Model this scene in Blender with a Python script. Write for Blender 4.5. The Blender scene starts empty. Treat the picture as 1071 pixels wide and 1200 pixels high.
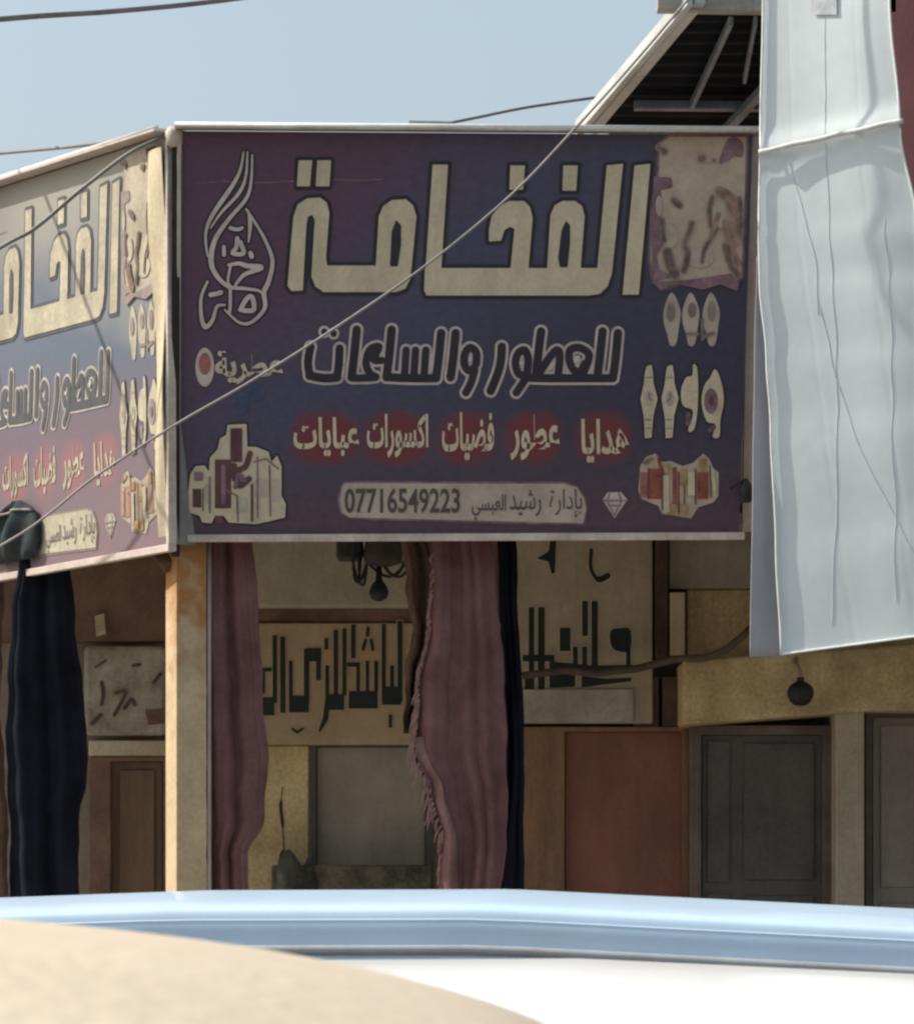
import bpy, math, random
import numpy as np
from mathutils import Vector, Matrix

random.seed(7)
rng = np.random.RandomState(11)
S = bpy.context.scene
COL = S.collection

# ------------------------------------------------------------------ camera, light
F = 3960.0            # focal length in photo pixels
HOR = 1020.0          # horizon row of the photo
CAMZ = 1.65
cam_d = bpy.data.cameras.new('camera')
cam = bpy.data.objects.new('camera', cam_d)
COL.objects.link(cam)
cam.location = (0, 0, CAMZ)
cam.rotation_euler = (math.radians(90), 0, 0)
cam_d.sensor_fit = 'HORIZONTAL'
cam_d.sensor_width = 36.0
cam_d.lens = 36.0 * F / 1071.0
cam_d.shift_y = (HOR - 600.0) / 1071.0
cam_d.clip_start = 0.05
cam_d.clip_end = 3000
cam_d.dof.use_dof = True
cam_d.dof.focus_distance = 17.8
cam_d.dof.aperture_fstop = 22.0
S.camera = cam

SUN = Vector((-0.74, 0.16, 0.66)).normalized()
w = bpy.data.worlds.new('World')
S.world = w
w.use_nodes = True
nt = w.node_tree
nt.nodes.clear()
sky = nt.nodes.new('ShaderNodeTexSky')
sky.sky_type = 'NISHITA'
sky.sun_disc = False
sky.sun_elevation = math.asin(SUN.z)
sky.sun_rotation = math.atan2(SUN.x, SUN.y)
sky.air_density = 1.25
sky.dust_density = 5.8
sky.ozone_density = 1.5
bg = nt.nodes.new('ShaderNodeBackground')
bg.inputs['Strength'].default_value = 0.107
wo = nt.nodes.new('ShaderNodeOutputWorld')
hz = nt.nodes.new('ShaderNodeMix')        # dusty, washed out air
hz.data_type = 'RGBA'
hz.inputs[0].default_value = 0.5
hz.inputs[7].default_value = (2.62, 3.20, 3.50, 1)
nt.links.new(sky.outputs[0], hz.inputs[6])
nt.links.new(hz.outputs[2], bg.inputs['Color'])
nt.links.new(bg.outputs[0], wo.inputs['Surface'])

sd = bpy.data.lights.new('sun', 'SUN')
sd.energy = 2.8
sd.angle = math.radians(0.5)
sd.color = (1.0, 0.93, 0.82)
so = bpy.data.objects.new('sun', sd)
COL.objects.link(so)
so.rotation_euler = SUN.to_track_quat('Z', 'Y').to_euler()
so.location = SUN * 60

S.view_settings.view_transform = 'Standard'
S.view_settings.look = 'None'
S.view_settings.gamma = 1.0
S.view_settings.exposure = 0.92
S.cycles.filter_width = 2.4
S.cycles.max_bounces = 8


# ------------------------------------------------------------------ helpers
def P(px, py, D):
    """photo pixel at distance D -> point of the place"""
    return Vector(((px - 535.5) / F * D, D, CAMZ + (HOR - py) / F * D))


MATS = {}


def mat(name, col, rough=0.7, var=0.25, scale=3.0, col2=None, stain=0.5, bump=0.15, bscale=40.0,
        metal=0.0, coat=0.0, spec=0.4, stretch=(1, 1, 1), transl=0.0, streak=0.00):
    if name in MATS:
        return MATS[name]
    m = bpy.data.materials.new(name)
    m.use_nodes = True
    t = m.node_tree
    t.nodes.clear()
    L = t.links.new
    out = t.nodes.new('ShaderNodeOutputMaterial')
    b = t.nodes.new('ShaderNodeBsdfPrincipled')
    tc = t.nodes.new('ShaderNodeTexCoord')
    mp = t.nodes.new('ShaderNodeMapping')
    mp.inputs['Scale'].default_value = stretch
    L(tc.outputs['Object'], mp.inputs[0])
    n1 = t.nodes.new('ShaderNodeTexNoise')
    n1.inputs['Scale'].default_value = scale
    n1.inputs['Detail'].default_value = 6
    n1.inputs['Roughness'].default_value = 0.62
    L(mp.outputs[0], n1.inputs['Vector'])
    r1 = t.nodes.new('ShaderNodeValToRGB')
    r1.color_ramp.elements[0].position = 0.36
    r1.color_ramp.elements[1].position = 0.66
    L(n1.outputs['Fac'], r1.inputs[0])
    c2 = col2 or tuple(c * (1 - var * 1.6) for c in col)
    mx = t.nodes.new('ShaderNodeMix')
    mx.data_type = 'RGBA'
    mx.inputs[6].default_value = (*c2, 1)
    mx.inputs[7].default_value = (*col, 1)
    L(r1.outputs[0], mx.inputs[0])
    n2 = t.nodes.new('ShaderNodeTexNoise')
    n2.inputs['Scale'].default_value = bscale
    n2.inputs['Detail'].default_value = 5
    L(mp.outputs[0], n2.inputs['Vector'])
    hs = t.nodes.new('ShaderNodeHueSaturation')
    mr = t.nodes.new('ShaderNodeMapRange')
    mr.inputs[1].default_value = 0.3
    mr.inputs[2].default_value = 0.7
    mr.inputs[3].default_value = 1 - var * 0.45
    mr.inputs[4].default_value = 1 + var * 0.45
    L(n2.outputs['Fac'], mr.inputs[0])
    if streak > 0:
        # rain streaks and grime running down
        mp2 = t.nodes.new('ShaderNodeMapping')
        mp2.inputs['Scale'].default_value = (4.5, 4.5, 0.7)
        L(tc.outputs['Object'], mp2.inputs[0])
        n3 = t.nodes.new('ShaderNodeTexNoise')
        n3.inputs['Scale'].default_value = 1.6
        n3.inputs['Detail'].default_value = 7
        n3.inputs['Roughness'].default_value = 0.7
        L(mp2.outputs[0], n3.inputs['Vector'])
        m3 = t.nodes.new('ShaderNodeMapRange')
        m3.inputs[1].default_value = 0.36
        m3.inputs[2].default_value = 0.56
        m3.inputs[3].default_value = 1 - streak
        m3.inputs[4].default_value = 1.0
        L(n3.outputs['Fac'], m3.inputs[0])
        mu = t.nodes.new('ShaderNodeMath')
        mu.operation = 'MULTIPLY'
        L(mr.outputs[0], mu.inputs[0])
        L(m3.outputs[0], mu.inputs[1])
        L(mu.outputs[0], hs.inputs['Value'])
    else:
        L(mr.outputs[0], hs.inputs['Value'])
    L(mx.outputs[2], hs.inputs['Color'])
    L(hs.outputs[0], b.inputs['Base Color'])
    b.inputs['Roughness'].default_value = rough
    b.inputs['Metallic'].default_value = metal
    b.inputs['Specular IOR Level'].default_value = spec
    b.inputs['Coat Weight'].default_value = coat
    b.inputs['Coat Roughness'].default_value = 0.06
    if bump > 0:
        bp = t.nodes.new('ShaderNodeBump')
        bp.inputs['Strength'].default_value = bump
        bp.inputs['Distance'].default_value = 0.01
        L(n2.outputs['Fac'], bp.inputs['Height'])
        L(bp.outputs[0], b.inputs['Normal'])
    if transl > 0:
        tr = t.nodes.new('ShaderNodeBsdfTranslucent')
        L(hs.outputs[0], tr.inputs['Color'])
        ms = t.nodes.new('ShaderNodeMixShader')
        ms.inputs[0].default_value = transl
        L(b.outputs[0], ms.inputs[1])
        L(tr.outputs[0], ms.inputs[2])
        L(ms.outputs[0], out.inputs['Surface'])
    else:
        L(b.outputs[0], out.inputs['Surface'])
    MATS[name] = m
    return m


def panel_mat(name, sun_glare):
    """printed banner vinyl: purple running into navy, blotchy, optionally with sun glare and fading painted in, palest at the top"""
    m = bpy.data.materials.new(name)
    m.use_nodes = True
    t = m.node_tree
    L = t.links.new
    b = t.nodes['Principled BSDF']
    uv = t.nodes.new('ShaderNodeUVMap')
    sp = t.nodes.new('ShaderNodeSeparateXYZ')
    L(uv.outputs[0], sp.inputs[0])
    n = t.nodes.new('ShaderNodeTexNoise')
    n.inputs['Scale'].default_value = 3.2
    n.inputs['Detail'].default_value = 5
    L(uv.outputs[0], n.inputs['Vector'])

    def ma(op, a, bb):
        k = t.nodes.new('ShaderNodeMath')
        k.operation = op
        for i, v in enumerate((a, bb)):
            if isinstance(v, (int, float)):
                k.inputs[i].default_value = v
            else:
                L(v, k.inputs[i])
        return k.outputs[0]
    # position along a slanting ramp, disturbed by noise
    f = ma('ADD', sp.outputs[0], ma('MULTIPLY', ma('SUBTRACT', 0.6, sp.outputs[1]), 0.75))
    f = ma('ADD', f, ma('MULTIPLY', ma('SUBTRACT', n.outputs['Fac'], 0.5), 0.55))
    r = t.nodes.new('ShaderNodeValToRGB')
    e = r.color_ramp.elements
    e[0].position = 0.05
    e[0].color = (0.105, 0.055, 0.088, 1)
    e[1].position = 0.95
    e[1].color = (0.05, 0.046, 0.075, 1)
    k = e.new(0.42)
    k.color = (0.070, 0.068, 0.115, 1)
    L(f, r.inputs[0])
    # purple foot along the lower edge
    rf = t.nodes.new('ShaderNodeMapRange')
    rf.inputs[1].default_value = 0.30
    rf.inputs[2].default_value = 0.02
    L(sp.outputs[1], rf.inputs[0])
    m1 = t.nodes.new('ShaderNodeMix')
    m1.data_type = 'RGBA'
    L(rf.outputs[0], m1.inputs[0])
    L(r.outputs[0], m1.inputs[6])
    m1.inputs[7].default_value = (0.092, 0.055, 0.075, 1)
    last = m1.outputs[2]
    # fine scuffs
    n2 = t.nodes.new('ShaderNodeTexNoise')
    n2.inputs['Scale'].default_value = 60
    n2.inputs['Detail'].default_value = 5
    L(uv.outputs[0], n2.inputs['Vector'])
    hs = t.nodes.new('ShaderNodeHueSaturation')
    mr = t.nodes.new('ShaderNodeMapRange')
    mr.inputs[1].default_value = 0.3
    mr.inputs[2].default_value = 0.7
    mr.inputs[3].default_value = 0.88
    mr.inputs[4].default_value = 1.12
    L(n2.outputs['Fac'], mr.inputs[0])
    L(mr.outputs[0], hs.inputs['Value'])
    L(last, hs.inputs['Color'])
    last = hs.outputs[0]
    # soft printed red clouds behind the service words
    acc = None
    for a0, a1 in ((340, 426), (426, 507), (514, 584), (592, 662), (676, 744)):
        cu, hw_ = ((a0 + a1) / 2 - 212) / 662, (a1 - a0) / 2 / 662
        dx = ma('POWER', ma('ABSOLUTE', ma('DIVIDE', ma('SUBTRACT', sp.outputs[0], cu), hw_), 0), 2.6)
        dy = ma('POWER', ma('ABSOLUTE', ma('DIVIDE', ma('SUBTRACT', sp.outputs[1], 1 - (510 - 154) / 470), 33 / 470), 0), 2.6)
        d = ma('ADD', ma('ADD', dx, dy), ma('MULTIPLY', ma('SUBTRACT', n2.outputs['Fac'], 0.5), 0.9))
        q = t.nodes.new('ShaderNodeMapRange')
        q.inputs[1].default_value = 1.25
        q.inputs[2].default_value = 0.25
        q.inputs[4].default_value = 0.95
        L(d, q.inputs[0])
        acc = q.outputs[0] if acc is None else ma('MAXIMUM', acc, q.outputs[0])
    mg = t.nodes.new('ShaderNodeMix')
    mg.data_type = 'RGBA'
    L(acc, mg.inputs[0])
    L(last, mg.inputs[6])
    mg.inputs[7].default_value = (0.24, 0.05, 0.05, 1) if sun_glare else (0.17, 0.036, 0.04, 1)
    last = mg.outputs[2]
    if sun_glare:  # sun glare and some fading put into the colour, palest towards the top
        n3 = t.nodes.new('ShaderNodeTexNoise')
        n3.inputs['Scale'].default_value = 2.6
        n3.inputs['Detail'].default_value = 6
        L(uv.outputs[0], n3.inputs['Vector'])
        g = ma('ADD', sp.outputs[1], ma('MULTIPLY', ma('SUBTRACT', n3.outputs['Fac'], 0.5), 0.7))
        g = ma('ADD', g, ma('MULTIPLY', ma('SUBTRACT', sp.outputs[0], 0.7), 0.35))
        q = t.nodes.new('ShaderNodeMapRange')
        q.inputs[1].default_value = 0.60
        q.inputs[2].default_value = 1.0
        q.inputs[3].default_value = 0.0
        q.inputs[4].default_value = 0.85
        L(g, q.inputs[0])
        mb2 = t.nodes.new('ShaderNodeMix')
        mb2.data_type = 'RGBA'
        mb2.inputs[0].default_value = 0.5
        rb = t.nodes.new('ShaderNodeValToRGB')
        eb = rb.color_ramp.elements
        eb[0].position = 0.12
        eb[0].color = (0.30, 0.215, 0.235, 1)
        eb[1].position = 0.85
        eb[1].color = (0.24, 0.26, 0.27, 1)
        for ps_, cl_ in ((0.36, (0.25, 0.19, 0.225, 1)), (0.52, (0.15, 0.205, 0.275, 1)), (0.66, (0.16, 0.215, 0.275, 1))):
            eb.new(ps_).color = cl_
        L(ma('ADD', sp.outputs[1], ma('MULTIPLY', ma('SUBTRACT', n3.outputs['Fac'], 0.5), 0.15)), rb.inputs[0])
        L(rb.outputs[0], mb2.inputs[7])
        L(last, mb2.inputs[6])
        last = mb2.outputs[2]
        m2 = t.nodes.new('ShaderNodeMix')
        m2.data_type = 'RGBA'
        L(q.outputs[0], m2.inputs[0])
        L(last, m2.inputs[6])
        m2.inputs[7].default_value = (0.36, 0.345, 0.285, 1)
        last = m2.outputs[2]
    L(last, b.inputs['Base Color'])
    b.inputs['Roughness'].default_value = 0.55
    b.inputs['Specular IOR Level'].default_value = 0.3
    bp = t.nodes.new('ShaderNodeBump')
    bp.inputs['Strength'].default_value = 0.1
    bp.inputs['Distance'].default_value = 0.01
    L(n.outputs['Fac'], bp.inputs['Height'])
    L(bp.outputs[0], b.inputs['Normal'])
    return m


class MB:
    def __init__(s):
        s.v, s.f, s.m = [], [], []

    def add(s, vs, fs, mi=0):
        k = len(s.v)
        s.v += [tuple(v) for v in vs]
        s.f += [tuple(i + k for i in f) for f in fs]
        s.m += [mi] * len(fs)
        return s

    def box(s, a, b, mi=0):
        x0, y0, z0 = (min(a[i], b[i]) for i in range(3))
        x1, y1, z1 = (max(a[i], b[i]) for i in range(3))
        return s.hexa([(x0, y0, z0), (x1, y0, z0), (x1, y1, z0), (x0, y1, z0)],
                      [(x0, y0, z1), (x1, y0, z1), (x1, y1, z1), (x0, y1, z1)], mi)

    def hexa(s, bot, top, mi=0):
        return s.add(list(bot) + list(top), [(3, 2, 1, 0), (4, 5, 6, 7), (0, 1, 5, 4), (1, 2, 6, 5), (2, 3, 7, 6), (3, 0, 4, 7)], mi)

    def prism(s, poly, z0, z1, mi=0):
        n = len(poly)
        vs = [(x, y, z0) for x, y in poly] + [(x, y, z1) for x, y in poly]
        fs = [tuple(range(n - 1, -1, -1)), tuple(range(n, 2 * n))] + [(i, (i + 1) % n, (i + 1) % n + n, i + n) for i in range(n)]
        return s.add(vs, fs, mi)

    def bar(s, p, q, wd, th, nrm=(0, -1, 0), mi=0):
        """square bar from p to q; wd across, th along nrm"""
        p, q, nrm = Vector(p), Vector(q), Vector(nrm).normalized()
        d = (q - p).normalized()
        a = d.cross(nrm).normalized() * wd / 2
        n = a.cross(d).normalized() * th / 2
        bot = [p - a - n, p + a - n, p + a + n, p - a + n]
        top = [v + (q - p) for v in bot]
        return s.hexa(bot, top, mi)

    def tube(s, pts, r, n=8, mi=0, cap=True):
        pts = [Vector(p) for p in pts]
        rs = r if isinstance(r, (list, tuple)) else [r] * len(pts)
        vs, fs = [], []
        up = Vector((0, 0, 1))
        for i, p in enumerate(pts):
            d = (pts[min(i + 1, len(pts) - 1)] - pts[max(i - 1, 0)]).normalized()
            a = d.cross(up)
            if a.length < 1e-3:
                a = d.cross(Vector((1, 0, 0)))
            a.normalize()
            c = d.cross(a).normalized()
            for k in range(n):
                t = 2 * math.pi * k / n
                vs.append(p + (a * math.cos(t) + c * math.sin(t)) * rs[i])
        for i in range(len(pts) - 1):
            for k in range(n):
                fs.append((i * n + k, i * n + (k + 1) % n, (i + 1) * n + (k + 1) % n, (i + 1) * n + k))
        if cap:
            fs.append(tuple(range(n - 1, -1, -1)))
            fs.append(tuple(range((len(pts) - 1) * n, len(pts) * n)))
        return s.add(vs, fs, mi)

    def lathe(s, c, prof, axis='Z', n=20, mi=0):
        c = Vector(c)
        vs, fs = [], []
        for r, h in prof:
            for k in range(n):
                t = 2 * math.pi * k / n
                a, b = r * math.cos(t), r * math.sin(t)
                vs.append(c + {'Z': Vector((a, b, h)), 'Y': Vector((a, h, b)), 'X': Vector((h, a, b))}[axis])
        for i in range(len(prof) - 1):
            for k in range(n):
                fs.append((i * n + k, i * n + (k + 1) % n, (i + 1) * n + (k + 1) % n, (i + 1) * n + k))
        fs.append(tuple(range(n)))
        fs.append(tuple(range((len(prof) - 1) * n, len(prof) * n)))
        return s.add(vs, fs, mi)

    def grid(s, fn, nu, nv, mi=0):
        vs = [fn(i / nu, j / nv) for j in range(nv + 1) for i in range(nu + 1)]
        fs = [(j * (nu + 1) + i, j * (nu + 1) + i + 1, (j + 1) * (nu + 1) + i + 1, (j + 1) * (nu + 1) + i) for j in range(nv) for i in range(nu)]
        return s.add(vs, fs, mi)


def root_of(o):
    while o.parent:
        o = o.parent
    return o


def build(name, mb, mats, parent=None, local=False, smooth=False, bevel=0.0, solid=0.0, uv=None, fixn=True):
    if not isinstance(mats, (list, tuple)):
        mats = [mats]
    off = Vector((0, 0, 0))
    if parent and not local:
        off = root_of(parent).location
    me = bpy.data.meshes.new(name)
    me.from_pydata([tuple(Vector(v) - off) for v in mb.v], [], mb.f)
    for m in mats:
        me.materials.append(m)
    if len(mats) > 1:
        me.polygons.foreach_set('material_index', mb.m)
    if smooth:
        me.polygons.foreach_set('use_smooth', [True] * len(me.polygons))
    if uv:
        l = me.uv_layers.new(name='UVMap')
        for lp in me.loops:
            l.data[lp.index].uv = uv[lp.vertex_index]
    me.update()
    if fixn:
        import bmesh
        bm = bmesh.new()
        bm.from_mesh(me)
        bmesh.ops.recalc_face_normals(bm, faces=bm.faces)
        bm.to_mesh(me)
        bm.free()
    o = bpy.data.objects.new(name, me)
    COL.objects.link(o)
    if parent:
        o.parent = parent
    if solid:
        md = o.modifiers.new('solid', 'SOLIDIFY')
        md.thickness = solid
        md.offset = 0
    if bevel:
        md = o.modifiers.new('bevel', 'BEVEL')
        md.width = bevel
        md.segments = 2
        md.limit_method = 'ANGLE'
    return o


def islands(mb):
    par = list(range(len(mb.v)))

    def find(a):
        while par[a] != a:
            par[a] = par[par[a]]
            a = par[a]
        return a
    for f in mb.f:
        for i in f[1:]:
            par[find(i)] = find(f[0])
    grp = {}
    for f, m in zip(mb.f, mb.m):
        grp.setdefault(find(f[0]), []).append((f, m))
    out = []
    for fs in grp.values():
        ids = sorted({i for f, _ in fs for i in f})
        mp = {i: k for k, i in enumerate(ids)}
        b = MB()
        b.v = [mb.v[i] for i in ids]
        b.f = [tuple(mp[i] for i in f) for f, _ in fs]
        b.m = [m for _, m in fs]
        out.append(b)
    return out


def each(name, mb, *a, **k):
    """every separate piece of mb becomes a part of its own"""
    return [build(name, b, *a, **k) for b in islands(mb)]


def tag(o, label=None, cat=None, group=None, kind=None):
    if label:
        o['label'] = label
    if cat:
        o['category'] = cat
    if group:
        o['group'] = group
    if kind:
        o['kind'] = kind
    return o


def thing(name, label, cat, loc, group=None, rz=0.0):
    o = bpy.data.objects.new(name, None)
    COL.objects.link(o)
    o.empty_display_size = 0.2
    o.location = loc
    o.rotation_euler = (0, 0, rz)
    return tag(o, label, cat, group)


def wbox(mb, x0, y0, x1, y1, D, th, mi=0):
    """upright block whose front face, at distance D, covers these photo pixels"""
    a = P(x0, y0, D)
    b = P(x1, y1, D)
    return mb.box((a.x, D, b.z), (b.x, D + th, a.z), mi)


def cr(pts, n=6, closed=False):
    """Catmull-Rom through pts"""
    pts = [np.array(p, float) for p in pts]
    out = []
    N = len(pts)
    for i in range(N if closed else N - 1):
        if closed:
            p0, p1, p2, p3 = (pts[(i + k - 1) % N] for k in range(4))
        else:
            p0, p1, p2, p3 = pts[max(i - 1, 0)], pts[i], pts[i + 1], pts[min(i + 2, N - 1)]
        for k in range(n):
            t = k / n
            out.append(tuple(0.5 * (2 * p1 + (p2 - p0) * t + (2 * p0 - 5 * p1 + 4 * p2 - p3) * t * t + (3 * p1 - p0 - 3 * p2 + p3) * t ** 3)))
    if not closed:
        out.append(tuple(pts[-1]))
    return out


# ---- flat artwork: strokes and outlines -> clean polygons
def sd_stroke(X, Y, pts, r):
    d = np.full(X.shape, 1e9)
    if len(pts) == 1:
        pts = [pts[0], (pts[0][0] + 1e-3, pts[0][1])]
    rr = r if isinstance(r, (list, tuple)) else [r] * len(pts)
    for i in range(len(pts) - 1):
        (ax, ay), (bx, by) = pts[i], pts[i + 1]
        dx, dy = bx - ax, by - ay
        L2 = dx * dx + dy * dy + 1e-9
        t = np.clip(((X - ax) * dx + (Y - ay) * dy) / L2, 0, 1)
        d = np.minimum(d, np.hypot(X - ax - t * dx, Y - ay - t * dy) - (rr[i] + (rr[i + 1] - rr[i]) * t))
    return d


def sd_poly(X, Y, pts):
    d = np.full(X.shape, 1e9)
    ins = np.zeros(X.shape, bool)
    n = len(pts)
    for i in range(n):
        (ax, ay), (bx, by) = pts[i], pts[(i + 1) % n]
        dx, dy = bx - ax, by - ay
        t = np.clip(((X - ax) * dx + (Y - ay) * dy) / (dx * dx + dy * dy + 1e-9), 0, 1)
        d = np.minimum(d, np.hypot(X - ax - t * dx, Y - ay - t * dy))
        c = ((ay > Y) != (by > Y)) & (X < (bx - ax) * (Y - ay) / ((by - ay) if abs(by - ay) > 1e-9 else 1e-9) + ax)
        ins ^= c
    return np.where(ins, -d, d)


def flat(shapes, grow=0.0, step=0.8, holes=()):
    """shapes: ('s', pts, r) or ('p', pts); returns convex polygons covering their union"""
    allp = []
    for s_ in shapes:
        r = 0
        if s_[0] == 's':
            r = max(s_[2]) if isinstance(s_[2], (list, tuple)) else s_[2]
        for q in s_[1]:
            allp += [(q[0] - r, q[1] - r), (q[0] + r, q[1] + r)]
    g = grow + 2 * step
    x0 = min(p[0] for p in allp) - g
    x1 = max(p[0] for p in allp) + g
    y0 = min(p[1] for p in allp) - g
    y1 = max(p[1] for p in allp) + g
    xs = np.arange(x0, x1 + step, step)
    ys = np.arange(y0, y1 + step, step)
    X, Y = np.meshgrid(xs, ys)
    d = np.full(X.shape, 1e9)
    for s_ in shapes:
        d = np.minimum(d, sd_stroke(X, Y, s_[1], s_[2]) if s_[0] == 's' else sd_poly(X, Y, s_[1]))
    d -= grow
    for s_ in holes:
        h = (sd_stroke(X, Y, s_[1], s_[2]) if s_[0] == 's' else sd_poly(X, Y, s_[1])) + grow
        d = np.maximum(d, -h)
    ins = d < 0
    c = ins[:-1, :-1].astype(int) + ins[1:, :-1] + ins[:-1, 1:] + ins[1:, 1:]
    polys = []
    for j in range(c.shape[0]):
        row = c[j]
        full = np.flatnonzero(row == 4)
        if len(full):
            br = np.flatnonzero(np.diff(full) > 1)
            st = np.concatenate(([0], br + 1))
            en = np.concatenate((br, [len(full) - 1]))
            for a, b in zip(st, en):
                A, B = xs[full[a]], xs[full[b] + 1]
                polys.append([(A, ys[j]), (B, ys[j]), (B, ys[j + 1]), (A, ys[j + 1])])
        for i in np.flatnonzero((row > 0) & (row < 4)):
            q = [(xs[i], ys[j], d[j, i]), (xs[i + 1], ys[j], d[j, i + 1]), (xs[i + 1], ys[j + 1], d[j + 1, i + 1]), (xs[i], ys[j + 1], d[j + 1, i])]
            o = []
            for k in range(4):
                a, b = q[k], q[(k + 1) % 4]
                if a[2] < 0:
                    o.append((a[0], a[1]))
                if (a[2] < 0) != (b[2] < 0):
                    t = a[2] / (a[2] - b[2])
                    o.append((a[0] + (b[0] - a[0]) * t, a[1] + (b[1] - a[1]) * t))
            if len(o) >= 3:
                polys.append(o)
    return polys


def text(s, box, bold=0.0):
    """lettering set in the built-in font, fitted to a box"""
    c = bpy.data.curves.new('lettering', 'FONT')
    c.body = s
    c.resolution_u = 3
    c.offset = bold
    o = bpy.data.objects.new('lettering', c)
    COL.objects.link(o)
    dg = bpy.context.evaluated_depsgraph_get()
    me = bpy.data.meshes.new_from_object(o.evaluated_get(dg))
    V = np.array([v.co[:2] for v in me.vertices])
    a, b = V.min(0), V.max(0)
    X = box[0] + (V[:, 0] - a[0]) / (b[0] - a[0]) * (box[2] - box[0])
    Y = box[3] - (V[:, 1] - a[1]) / (b[1] - a[1]) * (box[3] - box[1])
    pol = [[(X[i], Y[i]) for i in p.vertices] for p in me.polygons]
    bpy.data.objects.remove(o)
    bpy.data.curves.remove(c)
    bpy.data.meshes.remove(me)
    return pol


def rect(x0, y0, x1, y1, sl=0.0):
    """upright block leaning right at the top by sl"""
    return ('p', [(x0 + sl, y0), (x1 + sl, y0), (x1, y1), (x0, y1)])


def ell(cx, cy, a, b, n=18):
    return ('p', [(cx + a * math.cos(2 * math.pi * k / n), cy + b * math.sin(2 * math.pi * k / n)) for k in range(n)])


# ------------------------------------------------------------------ materials
M_asph = mat('asphalt', (0.15, 0.135, 0.11), 0.9, 0.3, 1.2, bump=0.5, bscale=60)
M_pave = mat('pavement', (0.50, 0.45, 0.37), 0.9, 0.2, 1.5, bump=0.4, bscale=30)
M_plaster = mat('dark_plaster', (0.31, 0.24, 0.18), 0.9, 0.22, 1.6, bump=0.4, bscale=30, streak=0.12)
M_soffit = mat('soffit', (0.50, 0.43, 0.34), 0.9, 0.2, 2)
M_greyplaster = mat('grey_plaster', (0.42, 0.38, 0.31), 0.9, 0.12, 2.5, bump=0.3, streak=0.14)
M_brown = mat('brown_paint', (0.21, 0.12, 0.085), 0.8, 0.3, 3, streak=0.12)
M_yellow = mat('yellow_paint', (0.70, 0.54, 0.30), 0.85, 0.4, 3.2, col2=(0.46, 0.34, 0.18), bump=0.4, streak=0.14)
M_cream = mat('cream_paint', (0.54, 0.46, 0.35), 0.8, 0.18, 2.5, col2=(0.42, 0.34, 0.25), streak=0.12)
M_grey = mat('grey_metal', (0.37, 0.32, 0.26), 0.6, 0.14, 3, bump=0.2, streak=0.10)
M_redbrown = mat('rust_red_paint', (0.29, 0.115, 0.08), 0.65, 0.16, 2.5, col2=(0.22, 0.09, 0.06), streak=0.12)
M_orange = mat('orange_brown_wood', (0.30, 0.165, 0.095), 0.75, 0.25, 2.5, stretch=(3, 3, 0.6))
M_darkdoor = mat('dark_grey_door', (0.125, 0.118, 0.105), 0.6, 0.22, 2.5, streak=0.14)
M_taupe = mat('taupe_door', (0.33, 0.275, 0.225), 0.6, 0.14, 2.5, streak=0.10)
M_black = mat('black_paint', (0.025, 0.026, 0.03), 0.6, 0.2, 4)
M_letter = mat('black_letters', (0.02, 0.026, 0.027), 0.7, 0.3, 8)
M_notice = mat('whitish_board', (0.42, 0.38, 0.31), 0.8, 0.15, 5, col2=(0.22, 0.18, 0.14))
M_steel = mat('galvanised', (0.42, 0.40, 0.38), 0.45, 0.2, 5, metal=0.5)
M_frame = mat('sign_frame_paint', (0.62, 0.56, 0.50), 0.5, 0.2, 4, col2=(0.42, 0.33, 0.28))
M_white = mat('sunlit_rim_white', (0.78, 0.77, 0.72), 0.5, 0.12, 6)
M_framedk = mat('sign_frame_mauve', (0.20, 0.14, 0.17), 0.5, 0.25, 4)
M_back = mat('sign_tin', (0.25, 0.24, 0.23), 0.5, 0.2, 3, metal=0.3)
M_dk = mat('print_dark', (0.028, 0.022, 0.035), 0.55, 0.2, 6, bump=0)
M_ltr = mat('print_cream', (0.62, 0.52, 0.36), 0.55, 0.16, 5, col2=(0.52, 0.44, 0.31), bump=0.05, streak=0.12)
M_pale = mat('print_pale', (0.60, 0.50, 0.46), 0.55, 0.16, 7, bump=0)
M_red = mat('print_red', (0.15, 0.04, 0.045), 0.55, 0.3, 6, bump=0)
M_red2 = mat('print_dull_red', (0.13, 0.045, 0.07), 0.55, 0.3, 6, bump=0)
M_rose = mat('print_rose', (0.40, 0.16, 0.13), 0.55, 0.35, 9, bump=0)
M_skin = mat('print_beige', (0.50, 0.40, 0.31), 0.55, 0.15, 6, col2=(0.40, 0.31, 0.24), bump=0)
M_mauve = mat('print_mauve', (0.27, 0.16, 0.19), 0.55, 0.35, 8, bump=0)
M_strip = mat('print_strip', (0.48, 0.40, 0.33), 0.55, 0.15, 6, bump=0)
M_wine = mat('print_wine', (0.14, 0.055, 0.06), 0.55, 0.3, 8, bump=0)
M_bluep = mat('print_blue', (0.06, 0.085, 0.16), 0.55, 0.3, 8, bump=0)
M_maroon = mat('maroon_cloth', (0.215, 0.108, 0.11), 0.95, 0.3, 4, col2=(0.135, 0.066, 0.066), bump=0.4, bscale=90, spec=0.1)
M_fringe = mat('pinkish_fringe', (0.36, 0.22, 0.20), 0.95, 0.2, 9, spec=0.1)
M_navy = mat('navy_cloth', (0.014, 0.017, 0.028), 0.95, 0.3, 4, bump=0.3, bscale=80, spec=0.1)
M_browncl = mat('brown_cloth', (0.17, 0.11, 0.085), 0.95, 0.25, 5, spec=0.1)
M_tarp = mat('white_tarp', (0.77, 0.86, 0.89), 0.55, 0.05, 2.0, bump=0.12, bscale=14, spec=0.25, transl=0.28)
M_tarpg = mat('shaded_tarp', (0.40, 0.40, 0.43), 0.7, 0.06, 2.0, bump=0.1, bscale=14, spec=0.2)
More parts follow.
